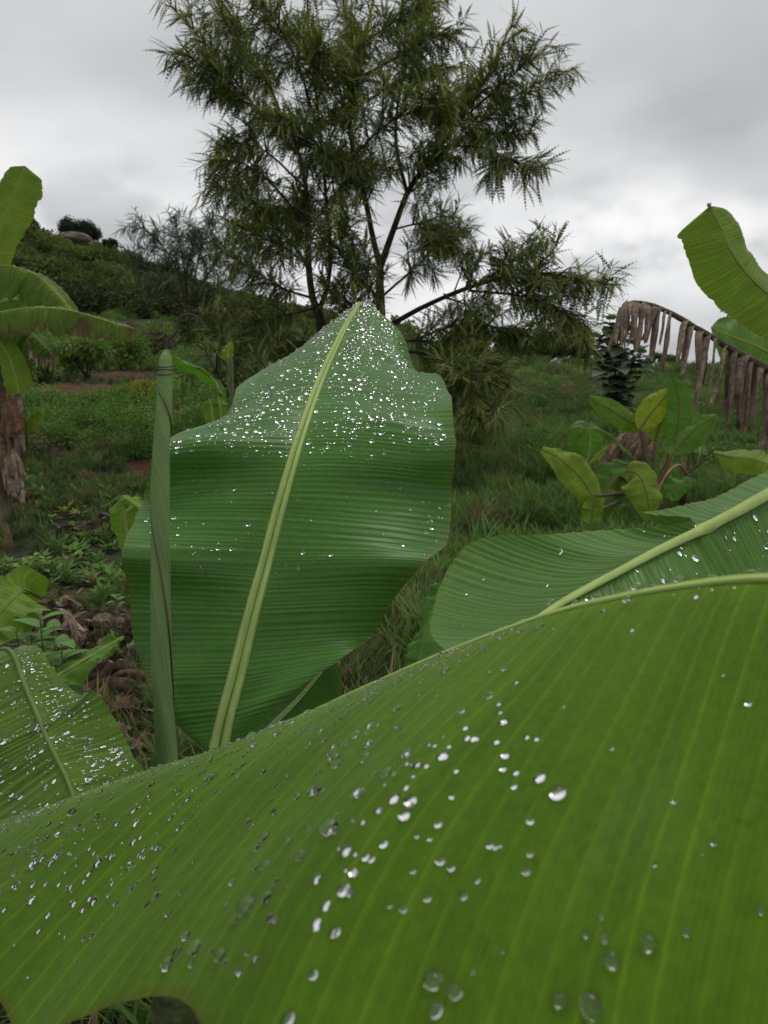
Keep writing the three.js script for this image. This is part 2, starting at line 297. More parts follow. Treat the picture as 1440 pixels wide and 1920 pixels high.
// ---------------------------------------------------------------- the big upright leaf and its plant
const nearPlant = thing('banana_plant', 'young banana plant with one broad upright rain-beaded leaf and a rolled spear', 'banana plant');
{
  const z = (i) => [1.16, 1.17, 1.185, 1.2, 1.215, 1.235, 1.255, 1.275, 1.31, 1.37, 1.45, 1.535, 1.62, 1.71, 1.79][i];
  const eL = [0, 0, 0.0, 0.03, 0.02, -0.03, 0.02, 0.05, -0.035, -0.045, -0.03, -0.01, -0.01, 0, 0], eR = [0, 0, 0.01, 0.035, 0.02, -0.02, 0.01, 0.04, -0.015, -0.04, -0.03, -0.02, -0.04, -0.03, 0];
  const rows = [[410, 1405, 382, 1405, 438, 1402], [424, 1340, 325, 1352, 545, 1308], [443, 1270, 276, 1278, 640, 1238], [460, 1200, 258, 1203, 695, 1188], [479, 1125, 252, 1120, 746, 1118], [498, 1055, 230, 1048, 800, 1052], [517, 980, 258, 978, 842, 1012], [536, 910, 275, 925, 850, 920], [555, 845, 288, 848, 853, 850], [575, 783, 330, 806, 852, 790], [595, 727, 425, 768, 845, 748], [615, 680, 447, 718, 826, 711], [635, 638, 500, 678, 780, 690], [654, 600, 572, 640, 752, 622], [676, 567, 668, 570, 690, 568]]
    .map((r, i) => [r[0], r[1], z(i), r[2], r[3], z(i) + eL[i], r[4], r[5], z(i) + eR[i]]);
  const bl = blade('broad_leaf', stPx(rows), MAIN, nearPlant, { nu: 26, nv: 640, count: 104, amp: 0.0008, bulge: [0.05, 0.06], und: [0.024, 7], jit: 0.012, seed: 4, margin: [1.7, 0.85, 0.75], tint: (a, v) => { const n = 0.08 * fbm(a * 3, v * 6, 12, 3); return [1 + n, 1 + n, 1 + n]; } });
  bl.mesh.userData.label = 'broad upright leaf with pale midrib and beads of rain';
  midrib(bl, 0.0115, 0.0045);
  const rnd = rng(8), fine = [];
  let kept = 0;
  for (let i = 0; i < 22000 && fine.length < 2500; i++) {
    const u = rnd() * 1.9 - 0.95, v = Math.pow(rnd(), 0.6), a = Math.abs(u);
    let dens = smooth(0.46, 0.64, v) * (0.55 + 0.45 * smooth(-0.25, 0.2, fbm(u * 4, v * 9, 31, 3)));
    if (v < 0.6) dens = Math.max(dens, v > 0.28 ? 0.4 * smooth(0.12, 0.3, fbm(u * 3 + 5, v * 8, 77, 3)) + 0.02 : 0.004);
    if (a < 0.05) dens *= 0.3; if (rnd() > dens) continue;
    const s = bl.at(u, v), big = Math.pow(rnd(), 4.5), r = 0.0008 + 0.003 * big; if (s.n.dot(V(0, 0.5, 1)) < 0) s.n.negate();
    if (r > 0.0026 && kept < 70) { kept++; addDrop(bl, s.p, s.n, r * 0.92, DOWN, i, 1 + 0.3 * rnd()); continue; }
    fine.push({ m: dropMatrix(s.p, s.n, r, V(1, -0.3 * rnd(), 0), 1 + 0.5 * rnd()) });
  }
  instanced('fine_droplets', DROP_FINE, WATER, fine, bl.mesh, 'stuff');
  // the rolled spear: a sheet wound on itself, its outer margin spiralling down as a seam
  const top = at(312, 655, 1.1), bot = at(318, 1470, 1.06), ax = [bot, at(303, 1250, 1.065), at(300, 1050, 1.07), at(301, 900, 1.08), at(308, 740, 1.09), top], wide = [0.0145, 0.0135, 0.0132, 0.0125, 0.0108, 0.0085].map((x) => V(x, 0, 0));
  const SEAM = [[0, -1.6], [0.22, 0], [0.59, 3.14], [0.724, 6.28], [0.847, 9.42], [1.01, 11]], seam = (t) => { let k = 0; while (t > SEAM[k + 1][0]) k++; return lerp(SEAM[k][1], SEAM[k + 1][1], (t - SEAM[k][0]) / (SEAM[k + 1][0] - SEAM[k][0])); };
  const nt = 160, ns = 64, turns = 1.35, pos = [], uv = [], col = [], idx = [];
  for (let j = 0; j <= nt; j++) for (let i = 0; i <= ns; i++) {
    const t = j / nt, f = i / ns, c = cr(ax, t), R0 = cr(wide, t).x * (t > 0.95 ? lerp(1, 0.3, Math.pow((t - 0.95) / 0.05, 1.5)) : 1), th = (f - 1) * turns * 2 * Math.PI + seam(t), r = R0 * (0.85 + 0.19 * f) * (1 + 0.012 * noise(th, t * 14, 3));
    pos.push(c.x + Math.cos(th) * r, c.y, c.z + Math.sin(th) * r); uv.push(f, t); const n = 1 + 0.1 * fbm(f * 4, t * 20, 5, 3), e = f > 0.975 ? 0.45 : 1; col.push(n * (f > 0.975 ? 0.6 : 1), n * e, n * e);
    if (j < nt && i < ns) { const k = j * (ns + 1) + i; idx.push(k, k + 1, k + ns + 1, k + 1, k + ns + 2, k + ns + 1); }
  }
  const spear = part('rolled_leaf', geo(pos, idx, uv, col), SPEAR, nearPlant); spear.userData.label = 'tightly rolled new leaf standing like a spear';
  part('spear_core', tube(ax, (t) => cr(wide, t).x * 0.84 * (t > 0.95 ? lerp(1, 0.26, Math.pow((t - 0.95) / 0.05, 1.5)) : 1), 40, 14), leafMat(0.25, 0.4, 0.13, { t: 0 }), nearPlant);
  for (const [y, tilt] of [[686, 0.15], [694, -0.1], [701, 0.1]]) { const c = at(309, y, 1.093), g = new THREE.TorusGeometry(0.0108, 0.0007, 5, 30); g.rotateX(Math.PI / 2 + tilt); g.translate(c.x, c.y, c.z); part('dry_ring', g, DARKFIL, spear); }
  part('dry_filament', tube([at(311, 660, 1.1), at(314, 640, 1.1), at(330, 622, 1.1), at(334, 602, 1.1), at(346, 591, 1.1), at(362, 591, 1.1), at(374, 597, 1.1), at(380, 608, 1.1)], (t) => lerp(0.0032, 0.001, Math.pow(t, 0.5)), 40, 6), DARKFIL, spear);
  // petiole of the broad leaf, the short trunk, and two lower leaves
  const stemTop = at(345, 1660, 1.12), foot = onGround(V(stemTop.x - 0.03, 0, stemTop.z - 0.02));
  part('petiole', tube([stemTop, at(385, 1520, 1.14), at(410, 1405, 1.16)], [0.02, 0.0125], 16, 10), STEM_(), nearPlant);
  part('spear_sheath', tube([stemTop.clone().add(V(-0.01, -0.02, 0.01)), at(322, 1560, 1.07), bot], [0.022, 0.0152], 14, 12), STEM_(), nearPlant);
  part('trunk', tube([foot.clone().add(V(0, -0.05, 0)), foot.clone().lerp(stemTop, 0.5), stemTop], [0.062, 0.036], 16, 14, 0.06), STEM_([0.8, 0.75, 0.8]), nearPlant);
  const low = blade('small_leaf', stW([at(400, 1480, 1.25), at(480, 1390, 1.34), at(560, 1310, 1.42), at(622, 1235, 1.46)], { w: 0.075, N: V(-0.3, 0.6, 0.7), fold: [0.15, 0.2] }), BAN, nearPlant, { nv: 60, seed: 9, tint: () => [0.5, 0.75, 0.7] });
  midrib(low, 0.006, 0.002);
  part('petiole', tube([stemTop, at(370, 1540, 1.18), at(400, 1480, 1.25)], [0.012, 0.007], 10, 8), STEM_(), nearPlant);
  seat(nearPlant, foot);
}
function STEM_(t = [1, 1, 1]) { STEM_.m ??= new THREE.MeshPhysicalMaterial({ color: RGB(0.24, 0.33, 0.1), roughness: 0.75, clearcoat: 0.15, clearcoatRoughness: 0.5, map: TEX_BARK }); if (t[0] === 1) return STEM_.m; const m = STEM_.m.clone(); m.color.setRGB(0.24 * t[0], 0.33 * t[1], 0.1 * t[2]); return m; }
// ---------------------------------------------------------------- the leaf under the lens, and the one behind it, from a plant to the right
const frontPlant = thing('banana_plant', 'banana plant whose beaded leaf arches across the lower half of the picture', 'banana plant');
{
  const rear = (p, b, d) => p.clone().add(V(b[0], -d, b[1]));
  const mid = [[1680, 1090, 0.31], [1440, 1084, 0.355], [1300, 1096, 0.385], [1160, 1120, 0.42], [1050, 1146, 0.45], [950, 1180, 0.48], [830, 1226, 0.525], [700, 1282, 0.57], [560, 1345, 0.615], [400, 1412, 0.665], [240, 1462, 0.71], [60, 1530, 0.77], [-140, 1610, 0.83], [-330, 1740, 0.9], [-535, 1878, 0.95]];
  const fr = [[1480, 2350, 0.2], [1190, 2330, 0.2], [900, 2280, 0.2], [640, 2190, 0.215], [455, 2040, 0.25], [350, 1885, 0.31], [215, 1846, 0.37], [18, 1894, 0.42], [-80, 1760, 0.5], [-200, 1740, 0.58], [-300, 1760, 0.66], [-390, 1800, 0.75], [-450, 1830, 0.83], [-500, 1850, 0.9], [-540, 1880, 0.95]];
  const st = mid.map((m, i) => { const M = at(...m), k = Math.min(1, (14 - i) / 3.5); return { M, L: at(...fr[i]), R: M.clone().add(V(0.05, -0.12 * k, -0.2).multiplyScalar(k)) }; });
  const bl = blade('arching_leaf', st, FRONT, frontPlant, { nu: 40, nv: 470, count: 46, amp: 0.0003, bulge: [0.11, 0.12], und: [0.03, 4], jit: 0.012, seed: 14, slant: 0.012, margin: [1.1, 0.75, 0.7], tint: (a, v) => { const n = 0.1 * fbm(a * 4, v * 9, 52, 4); return [1 + n, 1 + n * 0.8, 1 + n]; } });
  bl.mesh.userData.label = 'near arching leaf dotted with large water drops';
  midrib(bl, 0.0034, 0.0015, 'midrib', RIB, [1, 1.05, 0.9], 0.3);
  const face = (s) => { if (s.n.dot(V(0, 1, 0.6)) < 0) s.n.negate(); return s; };
  const big = [[1047, 1490, 16], [770, 1508, 14], [742, 1490, 12], [762, 1530, 11], [675, 1502, 12], [725, 1455, 11], [765, 1413, 12], [620, 1565, 17], [650, 1598, 14], [568, 1610, 13], [598, 1650, 11], [645, 1672, 13], [498, 1628, 12], [465, 1708, 21], [502, 1687, 12], [603, 1720, 13], [629, 1755, 12], [370, 1775, 16], [416, 1795, 13], [318, 1803, 13], [550, 1897, 14], [592, 1825, 10], [822, 1832, 18], [855, 1858, 15], [818, 1900, 16], [1143, 1807, 17], [1218, 1770, 17], [1055, 1862, 15], [1110, 1900, 23], [1015, 1452, 11], [828, 1430, 11], [784, 1433, 9], [868, 1334, 8], [920, 1308, 9], [875, 1365, 6], [1372, 1182, 11], [1370, 1106, 12], [1350, 1112, 12], [1435, 1232, 8], [1405, 1332, 6], [1290, 1750, 9], [1098, 1760, 8], [828, 1612, 9], [855, 1615, 7], [795, 1698, 8], [865, 1700, 7], [560, 1500, 8], [597, 1490, 10], [80, 1612, 9], [62, 1690, 9], [138, 1695, 7], [30, 1640, 6], [110, 1570, 6], [205, 1665, 6], [1420, 1722, 8], [940, 1454, 6], [968, 1450, 6], [966, 1476, 6], [680, 1555, 6], [712, 1515, 8], [664, 1535, 6], [690, 1605, 8], [668, 1625, 8], [660, 1648, 7], [676, 1628, 7], [848, 1500, 5], [900, 1640, 6], [250, 1618, 7], [262, 1600, 5], [440, 1840, 7], [442, 1828, 6], [350, 1760, 9], [395, 1790, 6], [430, 1800, 6], [1230, 1128, 9], [1180, 1135, 9], [1270, 1120, 10], [1200, 1118, 9], [1120, 1130, 8], [1408, 1095, 14], [1335, 1100, 12], [1300, 1110, 10], [1080, 1140, 7], [1020, 1160, 7], [980, 1178, 6], [1185, 1185, 5], [1123, 1180, 5], [1205, 1136, 6]];
  const rnd = rng(77); let k = 0;
  for (const [x, y, r] of big) { const s = bl.near(x, y); if (s.err > 24) continue; face(s); addDrop(bl, s.p, s.n, r * s.d / F * 0.92, DOWN, k++, 1 + 0.25 * rnd(), x > 1000 && y < 1145 ? 0.0026 : 0); }
  for (const [cx, cy, rx, ry, m, r0, r1] of [[640, 1560, 190, 190, 52, 4, 10], [850, 1350, 180, 120, 34, 3.5, 7.5], [150, 1600, 160, 105, 42, 4, 8], [400, 1740, 150, 90, 16, 4, 9], [1020, 1600, 320, 270, 16, 4, 9], [560, 1420, 210, 70, 28, 3, 6], [1270, 1120, 170, 24, 18, 5, 10]])
    for (let i = 0; i < m; i++) { const a = rnd() * 6.283, q = Math.sqrt(rnd()), s = bl.near(cx + Math.cos(a) * q * rx, cy + Math.sin(a) * q * ry); if (s.err > 16) continue; face(s); addDrop(bl, s.p, s.n, lerp(r0, r1, Math.pow(rnd(), 1.6)) * s.d / F, DOWN, k++, 1 + 0.4 * rnd(), cx > 1200 ? 0.0026 : 0); }
  // smaller beads follow the vein furrows
  let n = 0; const fine = [];
  for (let i = 0; i < 20000 && fine.length < 1200; i++) {
    const vein = Math.floor(lerp(2, 46, rnd())), a = 0.02 + 0.95 * Math.pow(rnd(), 1.7), side = rnd() < 0.86 ? -1 : 1;
    const v = (vein + 0.5 + (rnd() - 0.5) * (rnd() < 0.5 ? 0.3 : 1)) / 46 + 0.012 * a * a, s = bl.at(side * a, v), q = look(s.p); face(s);
    let dens = 1.1 * smooth(0.5, 0.62, v + 0.22 * (1 - a) + 0.1 * fbm(vein * 0.6, a * 4, 9, 3)) + 0.12 * smooth(0.12, 0.02, a);
    dens *= 0.35 + 1.1 * smooth(-0.2, 0.3, fbm(q[0] * 0.006, q[1] * 0.006, 61, 3));
    if (q[0] > 900 && q[1] > 1230) dens = Math.max(0.05, dens * 0.2); if (rnd() > dens) continue;
    const px = 2.2 + 4.2 * Math.pow(rnd(), 2.6) , r = px * Math.min(q[2], 0.62) / F;
    if (px > 7.5 && n < 6) { n++; addDrop(bl, s.p, s.n, r, DOWN, i, 1 + 0.35 * rnd()); }
    else fine.push({ m: dropMatrix(s.p, s.n, r, V(-1, -1, 0.4), 1 + 0.7 * rnd()) });
  }
  instanced('fine_droplets', DROP_FINE, WATER, fine, bl.mesh, 'stuff');
  // the leaf behind, torn once beside its midrib
  const rows = [[1640, 812, 1.06, 1540, 815, 1.2, 1720, 960, 1.0], [1540, 868, 1.0, 1440, 880, 1.16, 1620, 1040, 0.94], [1440, 926, 0.95, 1345, 930, 1.1, 1540, 1090, 0.88], [1385, 957, 0.925, 1265, 950, 1.08, 1480, 1110, 0.86], [1345, 978, 0.908, 1208, 969, 1.07, 1440, 1122, 0.848], [1322, 990, 0.898, 1300, 983, 0.925, 1415, 1130, 0.838], [1298, 1002, 0.889, 1165, 991, 1.03, 1388, 1138, 0.828], [1262, 1019, 0.876, 1030, 1000, 1.05, 1348, 1152, 0.812], [1215, 1043, 0.855, 905, 1012, 1.12, 1290, 1180, 0.78], [1160, 1073, 0.83, 846, 1062, 1.12, 1230, 1210, 0.76], [1100, 1105, 0.805, 818, 1125, 1.06, 1170, 1230, 0.74], [1040, 1140, 0.78, 808, 1185, 0.96, 1090, 1250, 0.73], [970, 1190, 0.75, 850, 1230, 0.79, 1010, 1260, 0.72], [900, 1240, 0.73, 893, 1244, 0.735, 906, 1244, 0.73]];
  const bk = blade('torn_leaf', stPx(rows), MAIN, frontPlant, { nu: 18, nv: 480, count: 70, amp: 0.0013, bulge: [0.2, 0.05], und: [0.008, 6], jit: 0.008, seed: 33, slant: 0.015, margin: [1.2, 0.95, 0.8], tint: (a, v) => { const n = 0.1 * fbm(a * 3, v * 7, 92, 3); return [1.25 + n, 1.05 + n, 0.95 + n]; } });
  bk.mesh.userData.label = 'dull green leaf torn once beside its pale midrib';
  midrib(bk, 0.0082, 0.0035, 'midrib', RIB, [0.95, 0.95, 0.9]);
  const fd = []; let kk = 0;
  for (let i = 0; i < 200; i++) { const u = rnd() * 1.8 - 0.9, v = 0.15 + 0.75 * rnd(), s = face(bk.at(u, v)), r = 0.0012 + 0.0022 * Math.pow(rnd(), 3); if (rnd() > 0.45) continue; if (r > 0.0022 && kk < 30) { kk++; addDrop(bk, s.p, s.n, r, DOWN, i, 1 + rnd() * 0.8); } else fd.push({ m: dropMatrix(s.p, s.n, r, DOWN, 1 + rnd()) }); }
  instanced('fine_droplets', DROP_FINE, WATER, fd, bk.mesh, 'stuff');
  const flap = blade('torn_flap', stW([at(832, 1095, 1.2), at(812, 1140, 1.19), at(792, 1205, 1.16), at(786, 1260, 1.14)], { w: 0.032, N: V(-0.5, 0.1, 0.8), fold: [0.1, 0.5], wr: 0.9, prof: (t) => 0.75 + 0.5 * t - 0.5 * smooth(0.85, 1, t) }), MAIN, frontPlant, { nv: 90, count: 60, amp: 0.0008, seed: 21, tint: () => [1.1, 1, 0.95] });
  flap.mesh.userData.label = 'dark strip hanging from the torn leaf';
  // the plant itself stands beside the lens
  const crown = V(0.72, 1.06, -0.52), foot = onGround(V(0.8, 0, -0.5));
  part('petiole', tube([crown, V(0.5, 1.17, -0.4), at(1680, 1090, 0.31)], [0.014, 0.0055], 14, 10), STEM_(), frontPlant);
  part('petiole', tube([crown.clone().add(V(0.01, 0.02, -0.03)), V(0.77, 1.28, -0.75), at(1640, 812, 1.06)], [0.016, 0.009], 14, 10), STEM_(), frontPlant);
  part('trunk', tube([foot.clone().add(V(0, -0.05, 0)), foot.clone().lerp(crown, 0.5), crown.clone().add(V(0, 0.03, 0))], [0.085, 0.045], 18, 16, 0.05), STEM_([0.9, 0.8, 0.8]), frontPlant);
  seat(frontPlant, foot);
}
const dim = (rnd, a, b) => { const k = a + b * rnd(); return (c) => c * k; };
// ---------------------------------------------------------------- other banana plants
function lf(plant, name, mid, o = {}) {
  const t = o.tint || [1, 1, 1], seed = o.seed ?? Math.round(mid[0][0] + mid[0][1]);
  const bl = blade(name, stW(mid.map((m) => at(...m)), { N: o.N || V(0, 0.5, 0.8), fold: o.fold, w: o.w, wl: o.wl, wr: o.wr, prof: o.prof, n: o.n }), BAN, plant, {
    nu: o.nu ?? 8, nv: o.nv ?? 90, count: o.count ?? 40, amp: o.amp ?? 0.0025, bulge: o.bulge ?? [0.08, 0.08], und: o.und ?? [0.02, 6], jit: o.jit ?? 0.04, slant: 0.03, rag: o.rag ?? 0, tears: o.tears, seed,
    tint: (a, v, s) => { const n = 1 + 0.14 * fbm(a * 3 + seed, v * 7, 12, 3); const b = o.dry ? o.dry(a, v, s, fbm(a * 2.5, v * 14, seed, 3)) : 0; return [lerp(t[0] * n, 1.25 * n, b), lerp(t[1] * n, 0.47 * n, b), lerp(t[2] * n, 1.7 * n, b)]; } });
  midrib(bl, o.rib ?? 0.008, 0.003, 'midrib', RIB, o.ribTint || [0.8, 0.7, 0.6]);
  return bl;
}
function dryStrip(parent, pts, w, seed, o = {}) {   // a shrivelled ribbon of dead leaf
  const nv = o.nv ?? 12, nu = 4, pos = [], idx = [], uv = [], col = [], S0 = o.side || V(1, 0, 0.15), t = o.tint || [1, 1, 1], curl = o.curl ?? 0.5;
  for (let j = 0; j <= nv; j++) {
    const v = j / nv, p = cr(pts, v), T = cr(pts, Math.min(1, v + 0.02)).sub(cr(pts, Math.max(0, v - 0.02))).normalize();
    const S = S0.clone().applyAxisAngle(T, noise(v * 1.6, seed, 5) * (o.twist ?? 1.1)); S.addScaledVector(T, -S.dot(T)).normalize(); const N = S.clone().cross(T);
    const ww = w * (0.8 + 0.25 * noise(v * 3, seed, 8)) * (v > 0.75 ? lerp(1, 0.45 + 0.4 * hash(seed, 2), (v - 0.75) * 4) : 1) * (o.taper ? 1 - o.taper * v : 1);
    for (let i = 0; i <= nu; i++) {
      const u = i / nu * 2 - 1, q = p.clone().addScaledVector(S, u * ww).addScaledVector(N, ww * curl * (u * u - 0.4) * (0.5 + v) + ww * (o.crumple ?? 0.22) * noise(v * 5 + i * 3, seed + i * 0.7, 9));
      if (j === nv) q.addScaledVector(T, w * 0.9 * noise(i * 1.7, seed, 4));
      pos.push(q.x, q.y, q.z); uv.push(u * 0.25 + hash(seed, 7), v * 0.6 + hash(seed, 9));
      const n = 1 + 0.25 * noise(v * 4, i + seed, 6); col.push(t[0] * n, t[1] * n, t[2] * n);
      if (j < nv && i < nu) { const k = j * (nu + 1) + i; idx.push(k, k + 1, k + nu + 1, k + 1, k + nu + 2, k + nu + 1); }
    }
  }
  return part(o.name || 'dry_strip', geo(pos, idx, uv, col), DRY, parent);
}
const TAN = [1.15, 1.1, 1.05], BRN = [0.75, 0.6, 0.5], RUST = [1.0, 0.62, 0.45];
const REDSTEM = new THREE.MeshPhysicalMaterial({ color: RGB(0.3, 0.13, 0.07), roughness: 0.7, clearcoat: 0.2, clearcoatRoughness: 0.5 });
const BROWNSTEM = new THREE.MeshPhysicalMaterial({ color: RGB(0.24, 0.2, 0.09), roughness: 0.75, clearcoat: 0.15, clearcoatRoughness: 0.5, map: TEX_BARK });
const stalk = (plant, pts, r, mat = BROWNSTEM, name = 'petiole') => part(name, tube(pts.map((p) => (p.isVector3 ? p : at(...p))), r, 16, 8), mat, plant);
const YG = [1.6, 1.3, 0.75], YEL = [2.4, 1.65, 0.7], DK = [0.6, 0.75, 0.75], CAMN = V(0, 0.25, 1);

{ // tall plant at the left border with a shaggy dry trunk
  const p = thing('banana_plant', 'tall banana plant at the left border with arching leaves and shaggy brown trunk', 'banana plant'), d = 6.2;
  const foot = hit(-12, 1000), dz = d;
  stalk(p, [foot.clone().add(V(0, -0.1, 0)), [-10, 860, dz], [-8, 740, dz], [-12, 620, dz]], [0.13, 0.08], BROWNSTEM, 'trunk');
  stalk(p, [[-12, 640, dz], [-20, 575, dz], [-26, 520, dz]], [0.05, 0.018], STEM_());
  lf(p, 'upright_leaf', [[-26, 525, d], [-8, 450, d], [18, 385, d], [34, 345, d], [47, 311, d]], { w: 0.185, N: V(0.1, 0.1, 1), fold: [0.15, 0.1], tint: [1.45, 1.22, 0.75], prof: (t) => (0.75 + 0.25 * smooth(0, 0.4, t)) * Math.pow(Math.max(0, 1 - Math.pow(clamp((t - 0.6) / 0.4), 3)), 0.5), jit: 0.07, wl: 0.8 });
  lf(p, 'arching_leaf', [[-70, 560, d], [-30, 505, d], [15, 499, d], [65, 514, d], [105, 548, d - 0.1], [142, 592, d - 0.2]], { w: 0.3, N: V(0, 1, 0.15), fold: [0.7, 1.2], tint: [1.05, 0.95, 0.8], rag: 0.4, tears: 15, amp: 0.02, count: 26, bulge: [0.12, 0.12], prof: (t) => bananaProfile(t) * (1 - 0.25 * t) });
  lf(p, 'arching_leaf', [[-60, 610, d - 0.5], [-10, 588, d - 0.5], [60, 577, d - 0.55], [130, 582, d - 0.6], [195, 600, d - 0.65], [252, 616, d - 0.7]], { w: 0.2, N: V(0, 1, 0.1), fold: [0.5, 1.25], tint: [1.1, 0.95, 0.75], rag: 0.42, tears: 19, amp: 0.015, count: 30, prof: (t) => (0.6 + 0.4 * smooth(0, 0.3, t)) * (1 - 0.45 * smooth(0.5, 1, t)), dry: (a, v, s, n) => (v > 0.965 ? 1 : (v > 0.66 && v < 0.755 ? smooth(0.2, 0.35, a + n * 0.3) : smooth(0.78, 0.95, a + n * 0.5) * 0.8)) });
  lf(p, 'young_leaf', [[-60, 588, d + 0.4], [-10, 570, d + 0.4], [35, 562, d + 0.4], [65, 568, d + 0.35], [92, 582, d + 0.3]], { w: 0.11, N: V(0, 0.7, 0.7), fold: [0.2, 0.5], tint: [1.05, 1.15, 0.95] });
  lf(p, 'drooping_leaf', [[-60, 630, d - 0.2], [-20, 606, d - 0.2], [15, 606, d - 0.2], [50, 622, d - 0.25], [82, 646, d - 0.3], [104, 672, d - 0.3]], { w: 0.26, N: V(0, 1, 0.1), fold: [0.6, 1.2], tint: [1, 0.95, 0.8], rag: 0.4, tears: 13, amp: 0.02, count: 24, dry: (a, v, s, n) => smooth(0.9, 0.98, v + 0.06 * n) });
  lf(p, 'hanging_leaf', [[-2, 640, d - 0.35], [16, 668, d - 0.35], [28, 702, d - 0.35], [36, 738, d - 0.35]], { w: 0.1, N: CAMN, fold: [0.1, 0.2], tint: [1.45, 1.25, 0.75], prof: (t) => 0.75 + 0.3 * smooth(0, 0.6, t) - 0.6 * smooth(0.9, 1, t) });
  const rnd = rng(3);
  for (let i = 0; i < 8; i++) { const x = 55 + i * 6.5, y = 640 + i * 2.5; dryStrip(p, [at(x, y, d - 0.3), at(x + 1, y + 16, d - 0.3), at(x - 2 + rnd() * 5, y + 34 + 14 * rnd(), d - 0.35)], 0.016, i + 40, { tint: i % 2 ? BRN : TAN }); }
  for (let i = 0; i < 34; i++) {        // dead sheaths hanging round the trunk
    const y0 = 690 + 170 * rnd(), x0 = -34 + 62 * rnd(), L = 60 + 80 * rnd(), out = (x0 + 5) * 0.5, dd = d - 0.14 - 0.1 * rnd();
    dryStrip(p, [at(x0, y0, dd + 0.05), at(x0 + out * 0.5 + 3, y0 + L * 0.45, dd - 0.03), at(x0 + out + (rnd() - 0.3) * 16, Math.min(925, y0 + L), dd - 0.06)], 0.02 + 0.025 * rnd(), i + 90, { tint: [BRN, TAN, RUST][i % 3].map(dim(rnd, 0.6, 0.5)), name: 'dry_sheath', curl: 0.8 });
  }
  for (let i = 0; i < 12; i++) { const x = 2 + 34 * rnd(), y = 840 + 50 * rnd(); dryStrip(p, [at(x - 6, y, d - 0.25), at(x + 4, y + 25, d - 0.3), at(x + 10, y + 52, d - 0.32)], 0.03, i + 300, { tint: TAN.map(dim(rnd, 0.6, 0.6)), name: 'dry_sheath', curl: 1 }); }
  seat(p, foot);
}
{ // two small leaves coming up by that trunk
  const p = thing('banana_sucker', 'pair of thin yellow-green sucker leaves beside the shaggy brown trunk', 'banana sucker', 'banana suckers'), d = 6.3, foot = hit(52, 835);
  lf(p, 'leaf', [[49, 812, d], [42, 790, d], [32, 768, d], [22, 744, d]], { w: 0.035, N: CAMN, tint: YG, nv: 30, rib: 0.004 });
  lf(p, 'leaf', [[49, 812, d], [56, 795, d], [66, 782, d], [76, 774, d]], { w: 0.05, N: CAMN, tint: YG, nv: 30, rib: 0.004 });
  stalk(p, [foot.clone().add(V(0, -0.03, 0)), [49, 812, d]], [0.014, 0.008], STEM_(), 'stem'); seat(p, foot);
}
